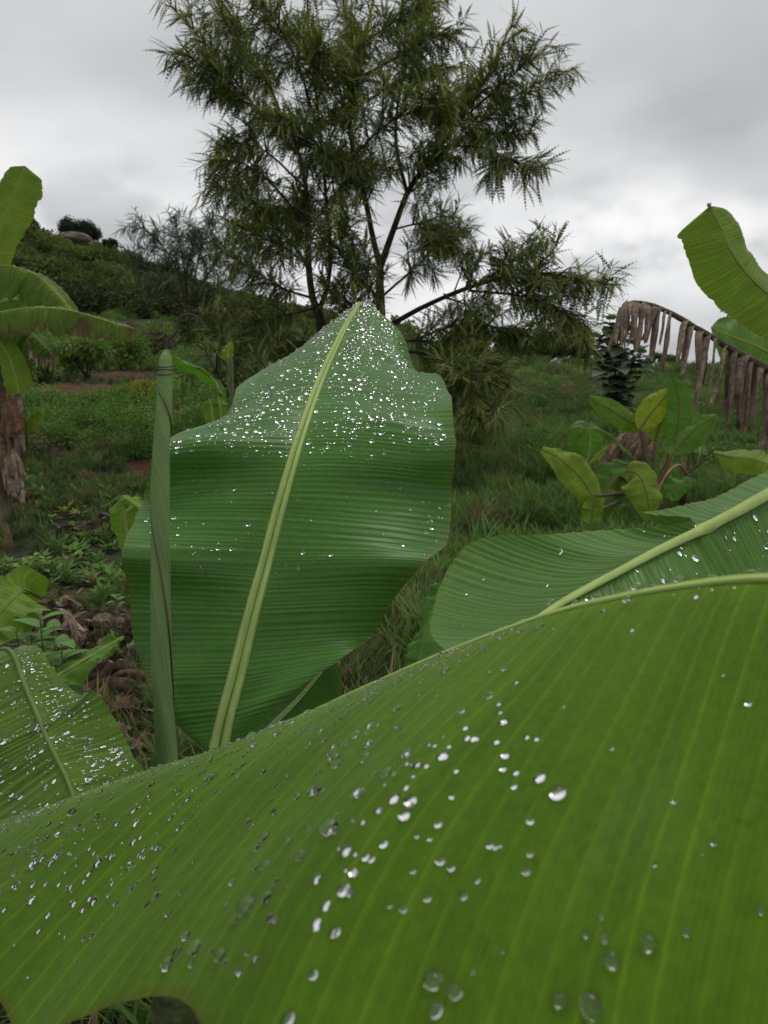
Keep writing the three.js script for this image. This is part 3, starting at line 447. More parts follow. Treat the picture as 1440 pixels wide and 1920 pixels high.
{ // plant off to the right: upright leaf, dead leaf in ribbons
  const p = thing('banana_plant', 'banana plant leaning in from the right with a dead brown leaf split into ribbons', 'banana plant'), d = 2.8;
  const top = at(1650, 760, 2.95), foot = onGround(V(top.x + 0.1, 0, top.z));
  stalk(p, [foot.clone().add(V(0, -0.1, 0)), foot.clone().lerp(top, 0.6), top], [0.11, 0.07], BROWNSTEM, 'trunk');
  stalk(p, [top, [1600, 690, 2.85], [1530, 625, d]], [0.03, 0.014], STEM_());
  const up = lf(p, 'upright_leaf', [[1530, 628, d], [1460, 566, d], [1405, 515, d], [1372, 470, d], [1352, 425, d], [1331, 386, d]], { w: 0.16, N: V(-0.1, 0.2, 1), fold: [0.05, 0.75], wl: 0.95, wr: 0.7, tint: [1.5, 1.25, 0.7], prof: (t) => 0.8 + 0.2 * smooth(0, 0.4, t) - 0.9 * Math.pow(smooth(0.9, 1, t), 2) - 0.1 * smooth(0.5, 0.9, t), nv: 140, und: [0.014, 4], jit: 0.03 });
  up.mesh.userData.label = 'bright green upright leaf with blunt browned tip';
  dryStrip(p, [at(1330, 392, d - 0.01), at(1329, 386, d - 0.01), at(1331, 381, d)], 0.008, 5, { tint: RUST, name: 'dry_tip' });
  lf(p, 'green_leaf', [[1600, 745, 3.3], [1500, 690, 3.3], [1420, 650, 3.3], [1370, 630, 3.3], [1333, 614, 3.3]], { w: 0.13, N: V(-0.1, 0.6, 0.8), fold: [0.1, 0.2], tint: [0.95, 1.05, 0.95], nv: 100 });
  stalk(p, [top, [1620, 760, 3.1], [1600, 745, 3.3]], [0.02, 0.012], STEM_());
  const ribPts = [[1640, 800, 2.9], [1530, 730, 2.85], [1440, 692, d], [1380, 658, d - 0.02], [1320, 624, d - 0.05], [1270, 594, d - 0.07], [1230, 575, d - 0.08], [1195, 567, d - 0.1], [1176, 571, d - 0.1], [1166, 588, d - 0.1]].map((q) => at(...q));
  const dead = part('dead_leaf', tube(ribPts, [0.016, 0.004], 50, 8, 0.2), BROWNSTEM, p); dead.userData.label = 'dead brown leaf hanging in ribbons';
  const rnd = rng(12), N = 54;
  for (let i = 0; i < N; i++) {
    const tk = 0.6 + 0.55 * rnd(), t = lerp(0.17, 0.985, Math.pow(i / (N - 1), 0.96)), o = cr(ribPts, t), q = look(o), far = i % 2, gap = t > 0.36 && rnd() < (far ? 0.55 : 0.1); if (gap) continue;
    const L = (q[0] > 1300 ? lerp(118, 158, clamp((q[0] - 1300) / 120)) : lerp(72, 112, clamp((q[0] - 1170) / 130))) * (0.6 + 0.6 * rnd()), k = q[2], sway = 2 - 22 * rnd(), dd = far ? 0.07 : -0.05;
    const pts = [o.clone().add(V(0, 0.004, 0)), at(q[0] - 3 + sway * 0.15, q[1] + L * 0.12, k + dd * 0.6), at(q[0] - 4 + sway * 0.5, q[1] + L * 0.5, k + dd), at(q[0] - 6 + sway + 10 * (rnd() - 0.5), q[1] + L, k + dd * (0.6 + rnd()))];
    dryStrip(dead, pts, (q[0] > 1330 ? 0.021 : 0.0155) * (0.45 + 1.05 * rnd()), i + 500, { taper: 0.35, twist: 1.0, crumple: 0.4, tint: [1, 0.96, 0.92].map((c) => c * tk), nv: 14, curl: 0.55, side: V(1, -0.35, 0.2), name: 'dry_ribbon' });
  }
  seat(p, foot);
}
{ // low clump in the grass on the right
  const p = thing('banana_plant', 'low banana clump with red-brown stalks and yellow-green leaves in the grass', 'banana plant'), d = 6, foot = hit(1216, 992), c = at(1222, 922, d);
  stalk(p, [foot.clone().add(V(0, -0.05, 0)), [1218, 955, d], c], [0.045, 0.03], BROWNSTEM, 'trunk');
  const leaf = (m, o, mat = BROWNSTEM) => { const b = lf(p, 'leaf', m, { rib: 0.006, ribTint: [0.42, 0.25, 0.25], nv: 80, ...o, und: [0.035, 5], prof: (t) => Math.pow(Math.sin(Math.PI * clamp(0.05 + 0.91 * t)), 0.75), w: o.w }); const s = m[0], mx = (s[0] + 1222) / 2, my = Math.min((s[1] + 922) / 2, s[1] + 40); stalk(p, [c, [mx + (s[0] - 1222) * 0.12, my, (s[2] + d) / 2], s], [0.018, 0.01], mat); return b; };
  leaf([[1196, 870, d], [1165, 832, d], [1130, 805, d - 0.1], [1100, 792, d - 0.2], [1070, 800, d - 0.3]], { w: 0.08, N: V(0, 1, 0.35), fold: [0.5, 0.5], tint: DK });
  leaf([[1200, 806, d], [1215, 782, d], [1238, 755, d], [1262, 728, d]], { w: 0.105, N: CAMN, tint: YEL });
  leaf([[1258, 845, d - 0.1], [1270, 800, d - 0.1], [1274, 755, d - 0.1], [1262, 706, d - 0.1]], { w: 0.1, N: V(-0.5, 0.2, 0.8), fold: [0.3, 0.5], tint: [0.75, 0.95, 0.75] });
  leaf([[1258, 855, d - 0.2], [1280, 828, d - 0.2], [1310, 800, d - 0.25], [1345, 778, d - 0.3]], { w: 0.11, N: V(-0.2, 0.8, 0.55), fold: [0.2, 0.6], tint: [0.9, 1, 0.8] }, REDSTEM);
  leaf([[1128, 955, d - 0.5], [1108, 925, d - 0.5], [1085, 892, d - 0.5], [1052, 862, d - 0.5], [1016, 842, d - 0.5]], { w: 0.12, N: V(0.2, 0.4, 0.9), fold: [0.15, 0.2], tint: YG });
  leaf([[1118, 930, d - 0.55], [1112, 950, d - 0.55], [1110, 970, d - 0.55], [1114, 992, d - 0.55]], { w: 0.075, N: CAMN, tint: [1.5, 1.25, 0.7], nv: 40 });
  leaf([[1172, 884, d - 0.3], [1196, 890, d - 0.35], [1212, 925, d - 0.4], [1218, 975, d - 0.4]], { w: 0.145, N: V(0.2, 0.3, 0.9), fold: [0.2, 0.4], tint: YG }, REDSTEM);
  leaf([[1160, 892, d - 0.2], [1140, 915, d - 0.25], [1150, 950, d - 0.3], [1168, 988, d - 0.3]], { w: 0.13, N: V(0, 0.3, 0.9), fold: [0.3, 0.3], tint: [0.8, 0.85, 0.7] });
  leaf([[1190, 872, d + 0.1], [1165, 872, d], [1138, 885, d - 0.1], [1115, 905, d - 0.15]], { w: 0.1, N: V(0, 0.8, 0.6), tint: [0.8, 1, 0.9] });
  leaf([[1238, 928, d + 0.3], [1262, 915, d + 0.3], [1295, 898, d + 0.35]], { w: 0.1, N: V(0, 0.5, 0.8), tint: [0.8, 1.1, 1] });
  leaf([[1228, 830, d + 0.1], [1236, 800, d + 0.1], [1250, 780, d + 0.1]], { w: 0.07, N: CAMN, tint: YG, nv: 40 });
  leaf([[1206, 800, d + 0.2], [1180, 790, d + 0.2], [1140, 765, d + 0.2], [1105, 745, d + 0.2]], { w: 0.09, N: CAMN, tint: [1.1, 1.1, 0.75] });
  const rnd = rng(19); for (let i = 0; i < 16; i++) { const x = 1140 + 70 * rnd(), y = 815 + 30 * rnd(); dryStrip(p, [at(x + 25, y - 10, d + 0.5), at(x + 6, y + 15, d + 0.4), at(x - 14, y + 60, d + 0.35)], 0.03 + 0.03 * rnd(), i + 700, { tint: BRN.map(dim(rnd, 0.6, 0.6)), name: 'dry_sheath' }); }
  seat(p, foot);
}
{ // its neighbour, taller and thinner
  const p = thing('banana_plant', 'thin banana plant with brown stem beside the low clump, leaf reaching right', 'banana plant'), d = 6.7, foot = hit(1276, 962), c = at(1288, 888, d);
  stalk(p, [foot.clone().add(V(0, -0.05, 0)), [1283, 925, d], c], [0.035, 0.025], BROWNSTEM, 'trunk');
  stalk(p, [c, [1312, 868, d], [1345, 850, d]], [0.016, 0.01]); stalk(p, [c, [1292, 850, d], [1286, 815, d]], [0.014, 0.009]); stalk(p, [c, [1270, 872, d - 0.2], [1240, 905, d - 0.4], [1228, 965, d - 0.5]], [0.012, 0.008], REDSTEM);
  lf(p, 'leaf', [[1338, 848, d], [1375, 856, d - 0.1], [1420, 862, d - 0.2], [1470, 885, d - 0.3]], { w: 0.13, N: V(0, 0.7, 0.7), fold: [0.2, 0.6], tint: YG });
  lf(p, 'leaf', [[1286, 820, d], [1300, 790, d], [1296, 755, d], [1282, 725, d]], { w: 0.09, N: V(0.3, 0.2, 0.9), tint: [0.8, 0.9, 0.7] });
  lf(p, 'leaf', [[1290, 850, d + 0.1], [1308, 830, d + 0.1], [1312, 850, d], [1304, 880, d]], { w: 0.07, N: CAMN, tint: DK }); seat(p, foot);
}
{
  const p = thing('banana_sucker', 'small bright banana sucker standing behind the low clump, left of the stump', 'banana sucker', 'banana suckers'), d = 7.6, foot = hit(1098, 892);
  lf(p, 'leaf', [[1100, 868, d], [1106, 840, d], [1106, 815, d], [1096, 792, d]], { w: 0.13, N: CAMN, tint: [1.05, 1.2, 0.8] });
  lf(p, 'leaf', [[1092, 866, d + 0.1], [1084, 840, d + 0.1], [1080, 815, d + 0.1], [1084, 795, d + 0.1]], { w: 0.085, N: CAMN, tint: [1, 1.15, 0.8] });
  lf(p, 'leaf', [[1104, 870, d], [1122, 850, d], [1140, 835, d]], { w: 0.05, N: V(0, 0.8, 0.5), tint: YG, nv: 40 });
  stalk(p, [foot.clone().add(V(0, -0.03, 0)), [1099, 868, d]], [0.025, 0.018], BROWNSTEM, 'stem'); seat(p, foot);
}
{ // slim plant behind the spear
  const p = thing('banana_plant', 'slim banana plant behind the rolled spear with one leaf slanting down', 'banana plant'), d = 4, foot = onGround(at(436, 1000, d));
  stalk(p, [foot.clone().add(V(0, -0.05, 0)), [434, 900, d], [433, 760, d], [431, 672, d]], [0.03, 0.014], STEM_(), 'trunk');
  lf(p, 'leaf', [[431, 742, d], [424, 732, d], [402, 712, d - 0.1], [370, 690, d - 0.25], [340, 676, d - 0.4], [318, 664, d - 0.5]], { w: 0.06, N: V(0, 0.75, 0.65), fold: [0.4, 0.7], tint: [0.9, 1.1, 0.8], prof: (t) => Math.sin(Math.PI * clamp(0.06 + 0.92 * t)) });
  lf(p, 'leaf', [[431, 680, d], [427, 668, d], [428, 655, d], [434, 640, d]], { w: 0.028, N: CAMN, tint: YG, nv: 40, rib: 0.004 }); seat(p, foot);
}
{
  const p = thing('banana_sucker', 'rounded light green sucker leaf just behind the broad upright leaf', 'banana sucker', 'banana suckers'), d = 4.6, foot = onGround(at(404, 880, d));
  lf(p, 'leaf', [[406, 815, d], [400, 785, d], [396, 762, d], [392, 748, d]], { w: 0.055, N: CAMN, tint: [1.1, 1.2, 0.8] }); lf(p, 'leaf', [[408, 812, d], [414, 785, d], [413, 762, d], [408, 744, d]], { w: 0.045, N: CAMN, tint: [1.15, 1.2, 0.8] });
  stalk(p, [foot.clone().add(V(0, -0.05, 0)), [406, 815, d]], [0.02, 0.014], STEM_(), 'stem'); seat(p, foot);
}
{
  const p = thing('banana_sucker', 'pale green sucker leaf folded over at its tip, left of the rolled spear', 'banana sucker', 'banana suckers'), d = 2.5, foot = onGround(at(312, 1300, d));
  lf(p, 'leaf', [[254, 1085, d], [243, 1035, d], [236, 985, d], [231, 928, d]], { w: 0.042, N: V(-0.2, 0.15, 1), fold: [0.1, 0.5], tint: [1.15, 1.2, 0.85], prof: (t) => 0.45 + 0.75 * smooth(0, 0.7, t) - 0.95 * smooth(0.86, 1, t), rib: 0.004, amp: 0.0008 });
  lf(p, 'folded_tip', [[231, 930, d], [243, 938, d - 0.02], [258, 948, d - 0.05], [278, 962, d - 0.08]], { w: 0.03, N: V(0.1, 0.7, 0.7), fold: [0.1, 0.7], tint: [1.3, 1.3, 0.8], prof: (t) => Math.sin(Math.PI * clamp(0.15 + 0.8 * t)), rib: 0.003, nv: 40, amp: 0.0006 });
  stalk(p, [foot.clone().add(V(0, -0.05, 0)), [285, 1180, d], [254, 1085, d]], [0.02, 0.01], STEM_(), 'stem'); seat(p, foot);
}
{ // plant in the lower left corner
  const p = thing('banana_plant', 'banana plant in the lower left corner with a furrowed beaded leaf hanging forward', 'banana plant');
  const top = at(-120, 1330, 1.35), foot = onGround(V(top.x - 0.05, 0, top.z));
  stalk(p, [foot.clone().add(V(0, -0.05, 0)), foot.clone().lerp(top, 0.6), top], [0.07, 0.045], STEM_(), 'trunk');
  const rows = [[-60, 1262, 1.28, -130, 1290, 1.26, 0, 1250, 1.34], [-15, 1228, 1.17, -100, 1250, 1.15, 40, 1221, 1.22], [20, 1222, 1.06, -90, 1240, 1.05, 66, 1217, 1.09], [46, 1282, 1.0, -92, 1320, 0.99, 112, 1276, 1.02], [72, 1345, 0.955, -85, 1402, 0.94, 160, 1314, 0.98], [84, 1374, 0.936, -79, 1440, 0.92, 182, 1302, 0.965], [100, 1408, 0.912, -70, 1486, 0.9, 216, 1350, 0.94], [126, 1462, 0.88, -42, 1560, 0.86, 250, 1420, 0.9], [152, 1535, 0.84, 10, 1630, 0.82, 278, 1490, 0.86], [185, 1620, 0.8, 180, 1625, 0.8, 190, 1620, 0.8]];
  const bl = blade('furrowed_leaf', stPx(rows), BAN, p, { nu: 16, nv: 330, count: 46, amp: 0.0016, bulge: [0.1, 0.1], und: [0.012, 6], jit: 0.01, seed: 61, slant: 0.02, tint: (a, v) => { const n = 1 + 0.12 * fbm(a * 3, v * 8, 15, 3); return [0.95 * n, 0.92 * n, 0.65 * n]; } });
  midrib(bl, 0.0026, 0.0016, 'midrib', RIB, [0.35, 0.42, 0.35], -2.6);
  const rnd = rng(5), fine = []; let k = 0;
  for (let i = 0; i < 1200; i++) { const u = rnd() * 1.9 - 0.95, v = 0.2 + 0.7 * rnd(), s = bl.at(u, v); if (s.n.dot(V(0, 1, 0.5)) < 0) s.n.negate(); if (rnd() > 0.25 + 0.6 * smooth(-0.1, 0.3, fbm(u * 3, v * 9, 8, 3))) continue; const r = 0.0009 + 0.0028 * Math.pow(rnd(), 5); if (r > 0.0025 && k < 30) { k++; addDrop(bl, s.p, s.n, r, DOWN, i, 1 + rnd() * 0.4); } else fine.push({ m: dropMatrix(s.p, s.n, r, V(1, 0, 0), 1 + 0.6 * rnd()) }); }
  instanced('fine_droplets', DROP_FINE, WATER, fine, bl.mesh, 'stuff');
  lf(p, 'young_leaf', [[-80, 1270, 1.4], [-30, 1185, 1.5], [10, 1135, 1.55], [42, 1108, 1.6], [78, 1122, 1.65]], { w: 0.06, N: V(-0.1, 0.4, 0.9), fold: [0.1, 0.35], tint: [1.35, 1.2, 0.65], amp: 0.001, wr: 1.1, rib: 0.0035, ribTint: [0.5, 0.5, 0.35] });
  lf(p, 'narrow_leaf', [[70, 1290, 1.4], [105, 1268, 1.45], [160, 1236, 1.5], [200, 1212, 1.53], [232, 1194, 1.55]], { w: 0.034, N: V(0.1, 0.6, 0.75), fold: [0.75, -0.35], tint: [1.0, 1.1, 0.7], amp: 0.0008, prof: (t) => Math.sin(Math.PI * clamp(0.16 + 0.8 * t)), rib: 0.0022, ribTint: [0.6, 0.65, 0.5] });
  stalk(p, [top, [-20, 1380, 1.33], [30, 1330, 1.36], [70, 1290, 1.4]], [0.012, 0.005], STEM_()); stalk(p, [top, [-100, 1300, 1.37], [-80, 1270, 1.4]], [0.016, 0.009], STEM_()); stalk(p, [top, [-90, 1295, 1.3], [-60, 1262, 1.28]], [0.018, 0.01], STEM_());
  seat(p, foot);
}
// ---------------------------------------------------------------- trees with feathery leaves
const FROND = (() => {      // a pinnate leaf, one unit long, drooping towards its end
  const pos = [], idx = [], n = 8, y = (x) => 0.04 * x - 0.2 * x * x;
  const quad = (...q) => { const k = pos.length / 3; for (const p of q) pos.push(...p); idx.push(k, k + 1, k + 2, k, k + 2, k + 3); };
  quad([0, 0, -0.006], [0, 0, 0.006], [1, y(1), 0.003], [1, y(1), -0.003]);
  for (let i = 0; i < n; i++) for (const s of [-1, 1]) {
    const x = 0.12 + 0.86 * i / (n - 1), w = 0.072 * Math.sin(Math.PI * (0.2 + 0.72 * i / (n - 1))), l = 0.115;
    quad([x - l * 0.45, y(x) + 0.003, 0], [x + l * 0.1, y(x) - 0.006, s * w * 0.95], [x + l * 0.75, y(x) - 0.012, s * w], [x + l * 0.3, y(x), 0]);
  }
  return geo(pos, idx);
})();
function basis(X, Y, p, s) { const x = X.clone().normalize(), z = x.clone().cross(Y).normalize(), y = z.clone().cross(x); return new THREE.Matrix4().makeBasis(x.multiplyScalar(s), y.multiplyScalar(s), z.multiplyScalar(s)).setPosition(p); }
function featherTree(tree, limbs, o) {
  const rnd = rng(o.seed), list = [], twigs = [], sv = () => V(rnd() - 0.5, rnd() - 0.5, rnd() - 0.5).normalize();
  const c = new THREE.Color(), old = o.old, young = o.young;
  function fronds(pts, len, from, size, youth) {        // leaves set two-ranked along a shoot
    const n = Math.max(3, Math.round(len * (1 - from) / o.gap)), plane = sv();
    for (let i = 0; i < n; i++) {
      const t = lerp(from, 1, (i + rnd() * 0.6) / n), p = cr(pts, t), T = cr(pts, Math.min(1, t + 0.03)).sub(cr(pts, Math.max(0, t - 0.03))).normalize();
      const S = T.clone().cross(plane).normalize().multiplyScalar(i % 2 ? 1 : -1).applyAxisAngle(T, (rnd() - 0.5) * 1.5);
      const end = smooth(0.65, 1, t), X = S.addScaledVector(T, 0.75 + 0.9 * end).add(V(0, -o.droop * (1 - 0.8 * end), 0)).addScaledVector(sv(), 0.25);
      const s = size * (0.7 + 0.5 * rnd()) * (1 - 0.62 * end), y = clamp(youth * end + 0.25 * rnd() * youth);
      list.push({ m: basis(X, V(0, 1, 0).addScaledVector(sv(), 0.5), p, s), c: c.clone().setRGB(lerp(old[0], young[0], y), lerp(old[1], young[1], y), lerp(old[2], young[2], y)).multiplyScalar(0.65 + 0.7 * rnd()) });
    }
  }
  for (const L of limbs) {
    const pts = L.p.map((q) => (q.isVector3 ? q : at(q[0], q[1], o.d + (q[2] || 0)))); let len = 0; for (let i = 1; i < pts.length; i++) len += pts[i].distanceTo(pts[i - 1]);
    part(L.name || 'limb', tube(pts, [L.r[0] * 0.8, L.r[1] * 0.8], 18, 7, 0.12), o.bark || BARK, tree);
    const from = L.from ?? 0.3, nb = Math.round(len * (1 - from) / o.branch * (L.k ?? 1));
    for (let b = 0; b < nb; b++) {
      const t = lerp(from, 0.97, (b + rnd()) / nb), q = cr(pts, t), T = cr(pts, Math.min(1, t + 0.03)).sub(cr(pts, Math.max(0, t - 0.03))).normalize();
      const side = sv().cross(T).normalize(), bl = o.blen * (0.55 + 0.7 * rnd()) * (1 - 0.8 * t) * (L.bl ?? 1), dir = T.clone().multiplyScalar(o.fwd ?? 0.75).add(side).add(V(0, o.lift * (1 - 0.4 * t), 0)).normalize();
      const bp = [q, q.clone().addScaledVector(dir, bl * 0.5).add(V(0, 0.02, 0)), q.clone().addScaledVector(dir, bl).add(V(0, -bl * 0.08, 0))];
      twigs.push(tube(bp, [0.012 * o.k, 0.003 * o.k], 4, 4));
      fronds(bp, bl, 0.4, o.size, o.youth);
      const nt = Math.round(bl / o.twig);
      for (let w = 0; w < nt; w++) {
        const tt = lerp(0.15, 0.95, (w + rnd()) / nt), a = cr(bp, tt), sd = sv().cross(dir).normalize(), d2 = dir.clone().multiplyScalar(0.9).add(sd).add(V(0, 0.1, 0)).normalize(), tl = o.tlen * (0.5 + 0.8 * rnd()) * (1 - 0.4 * tt);
        const tp = [a, a.clone().addScaledVector(d2, tl * 0.5), a.clone().addScaledVector(d2, tl).add(V(0, -tl * 0.1, 0))];
        twigs.push(tube(tp, [0.005 * o.k, 0.002 * o.k], 2, 3));
        fronds(tp, tl, 0.1, o.size, o.youth * rnd());
      }
    }
    if (L.tip !== 0) for (let q = 0; q < 4; q++) fronds(pts, len, 1 - Math.min(0.75, (L.tip ?? 1.1) * 1.35 * o.k / len), o.size * 0.95, 1);
  }
  part('twigs', mergeGeometries(twigs), o.bark || BARK, tree).userData.kind = 'stuff';
  instanced('crown', FROND, o.mat, list, tree, 'stuff');
  return list.length;
}
const FEATHER = leafMat(1, 1, 1, { t: 0.3, coat: 0.25, cr: 0.4 });
{
  const tree = thing('feathery_tree', 'large feathery-leaved tree with two forked dark trunks behind the broad leaf', 'tree');
  const d = 9, b1 = onGround(at(606, 905, d)), b2 = onGround(at(722, 905, d + 0.3));
  const limbs = [
    { name: 'trunk', p: [b1.clone().add(V(0, -0.2, 0)), [604, 720], [602, 612], [595, 582], [586, 556], [579, 500], [578, 440], [576, 370], [566, 310], [552, 262]], r: [0.075, 0.022], from: 0.55, tip: 0 },
    { name: 'trunk', p: [b2.clone().add(V(0, -0.2, 0)), [718, 720, 0.3], [714, 600, 0.3], [712, 500, 0.3]], r: [0.085, 0.06], from: 0.75, tip: 0, k: 0.7 },
    { p: [[596, 584], [612, 545, 0.1], [620, 480, 0.3], [612, 380, 0.4], [604, 280, 0.3], [592, 170, 0.2], [580, 70, 0.1], [574, -40, 0]], r: [0.04, 0.01], from: 0.25 },
    { p: [[712, 502, 0.3], [698, 440, 0.2], [684, 370, 0], [664, 300, -0.2], [656, 220, -0.3], [664, 150, -0.3], [684, 80, -0.2], [704, -20, -0.1]], r: [0.045, 0.012], from: 0.2 },
    { p: [[712, 502, 0.3], [738, 430, 0.2], [764, 362, 0.1], [792, 318, 0], [832, 266, -0.1], [882, 200, -0.2], [932, 105, -0.2], [968, 26, -0.2]], r: [0.05, 0.007], from: 0.25, tip: 1.4 },
    { p: [[800, 310, 0], [862, 262, 0.2], [930, 206, 0.3], [1000, 160, 0.4], [1084, 126, 0.4]], r: [0.025, 0.005], from: 0.2, tip: 1.3, bl: 0.7 },
    { p: [[880, 212, -0.2], [948, 152, -0.4], [1022, 92, -0.6]], r: [0.016, 0.005], tip: 1.1, bl: 0.7 },
    { p: [[826, 274, 0], [898, 276, -0.4], [960, 300, -0.7], [1012, 318, -0.9]], r: [0.018, 0.005], bl: 0.75 },
    { p: [[850, 262, 0], [930, 250, 0.4], [1004, 254, 0.6]], r: [0.014, 0.004], bl: 0.55, tip: 0.6 },
    { p: [[764, 365, 0.1], [742, 260, 0.6], [756, 140, 0.8], [800, 20, 0.9], [820, -60, 0.9]], r: [0.03, 0.008] },
    { p: [[664, 150, -0.3], [740, 110, -0.6], [810, 70, -0.8], [862, 62, -0.9]], r: [0.018, 0.005], bl: 0.6 },
    { p: [[690, 190, -0.2], [770, 140, 0.2], [868, 124, 0.4]], r: [0.015, 0.005], bl: 0.5 },
    { p: [[684, 80, -0.2], [740, 40, 0], [806, 0, 0.1]], r: [0.015, 0.005], bl: 0.7 },
    { p: [[770, 220, 0.4], [850, 190, 0.8], [905, 150, 1]], r: [0.015, 0.005], bl: 0.8 },
    { p: [[714, 620, 0.3], [800, 572, -0.1], [900, 532, -0.5], [1000, 512, -0.8], [1080, 522, -1], [1158, 536, -1.1]], r: [0.04, 0.005], from: 0.25, tip: 1.2 },
    { p: [[900, 532, -0.5], [962, 492, -0.4], [1032, 456, -0.3]], r: [0.014, 0.005], bl: 0.8 },
    { p: [[880, 545, -0.4], [980, 556, -0.9], [1060, 588, -1.1], [1112, 640, -1.2]], r: [0.016, 0.004], bl: 0.8 },
    { p: [[900, 530, -0.5], [940, 500, -0.8], [950, 458, -1]], r: [0.012, 0.004], bl: 0.7 },
    { p: [[716, 660, 0.3], [776, 660, -0.2], [850, 676, -0.6], [910, 694, -0.9], [960, 730, -1.1]], r: [0.026, 0.006], from: 0.3 },
    { p: [[770, 640, 0], [860, 610, 0.4], [960, 616, 0.6], [1078, 628, 0.7]], r: [0.02, 0.005], from: 0.2, k: 1.3 },
    { p: [[776, 660, -0.2], [830, 690, -0.9], [880, 730, -1.4], [920, 790, -1.6]], r: [0.016, 0.004], from: 0.2, k: 1.3 },
    { p: [[720, 640, 0.3], [800, 640, 1], [880, 650, 1.4], [950, 690, 1.6]], r: [0.018, 0.004], from: 0.2, k: 1.2 },
    { p: [[712, 560, 0.3], [780, 500, 0.6], [830, 450, 0.8], [868, 432, 0.9]], r: [0.02, 0.005], from: 0.2 },
    { p: [[738, 430, 0.2], [790, 420, -0.4], [830, 440, -0.7], [850, 470, -0.8]], r: [0.015, 0.005], from: 0.2 },
    { p: [[714, 560, 0.3], [670, 520, -0.5], [640, 470, -0.8], [650, 400, -0.9]], r: [0.02, 0.005], from: 0.2, k: 1.3 },
    { p: [[710, 600, 0.3], [660, 580, -0.5], [620, 560, -0.8]], r: [0.015, 0.005], from: 0.2 },
    { p: [[585, 505], [525, 432, 0.3], [455, 370, 0.5], [398, 348, 0.6]], r: [0.022, 0.005], bl: 0.8 },
    { p: [[577, 425], [505, 340, -0.4], [450, 305, -0.7], [398, 302, -0.8]], r: [0.02, 0.005], bl: 0.7 },
    { p: [[570, 350], [500, 285, 0.3], [450, 270, 0.5], [412, 276, 0.6]], r: [0.018, 0.005], bl: 0.7 },
    { p: [[558, 290], [482, 205, -0.2], [405, 105, -0.3], [308, -4, -0.4]], r: [0.024, 0.005], tip: 1.5, bl: 0.7 },
    { p: [[500, 225, -0.2], [425, 168, 0.2], [346, 146, 0.3]], r: [0.014, 0.005], bl: 0.6 },
    { p: [[470, 190, -0.2], [402, 130, -0.6], [328, 98, -0.8]], r: [0.014, 0.005], bl: 0.6 },
    { p: [[540, 250], [500, 150, 0.4], [438, 70, 0.6], [402, -12, 0.7]], r: [0.02, 0.005], bl: 0.8, tip: 1.3 },
    { p: [[596, 250, 0.3], [562, 130, -0.4], [522, 50, -0.7], [478, -14, -0.8]], r: [0.02, 0.005], bl: 0.8 },
    { p: [[604, 300, 0.3], [640, 200, 0.8], [650, 90, 1], [640, -40, 1]], r: [0.02, 0.006] },
    { p: [[588, 560], [530, 540, 0.3], [468, 502, 0.5], [412, 470, 0.5]], r: [0.02, 0.005], from: 0.2, bl: 0.9 },
    { p: [[580, 500], [540, 470, -0.6], [480, 440, -0.9], [440, 420, -1]], r: [0.016, 0.005], from: 0.2, bl: 0.8 },
    { p: [[592, 578], [540, 590, -0.2], [480, 604, -0.3], [430, 590, -0.4]], r: [0.015, 0.004], from: 0.2, bl: 0.7 },
    { p: [[602, 640], [560, 640, 0.5], [500, 650, 0.7]], r: [0.014, 0.004], from: 0.2, bl: 0.8 },
    { p: [[612, 420, 0.4], [540, 400, 0.9], [470, 400, 1.1]], r: [0.014, 0.005], from: 0.1, k: 1.2 },
    { p: [[612, 380, 0.4], [660, 330, 1], [720, 300, 1.2]], r: [0.014, 0.005], from: 0.1, k: 0.9 },
    { p: [[680, 360, 0], [620, 300, -0.8], [560, 240, -1.1], [500, 210, -1.2]], r: [0.014, 0.005], from: 0.1, k: 0.9 },
    { p: [[664, 290, -0.2], [730, 230, -0.9], [800, 210, -1.1], [850, 240, -1.2]], r: [0.014, 0.005], from: 0.1, k: 0.9 },
    { p: [[656, 220, -0.3], [600, 140, -0.8], [570, 90, -0.9]], r: [0.012, 0.004], from: 0.1, k: 0.9 },
  ];
  featherTree(tree, limbs, { d, seed: 21, gap: 0.0165, branch: 0.1, blen: 0.66, twig: 0.1, tlen: 0.27, size: 0.23, droop: 0.42, fwd: 1.15, lift: 0.1, k: 1, youth: 1, old: [0.105, 0.15, 0.035], young: [0.5, 0.52, 0.09], mat: FEATHER });
  seat(tree, b1);
}
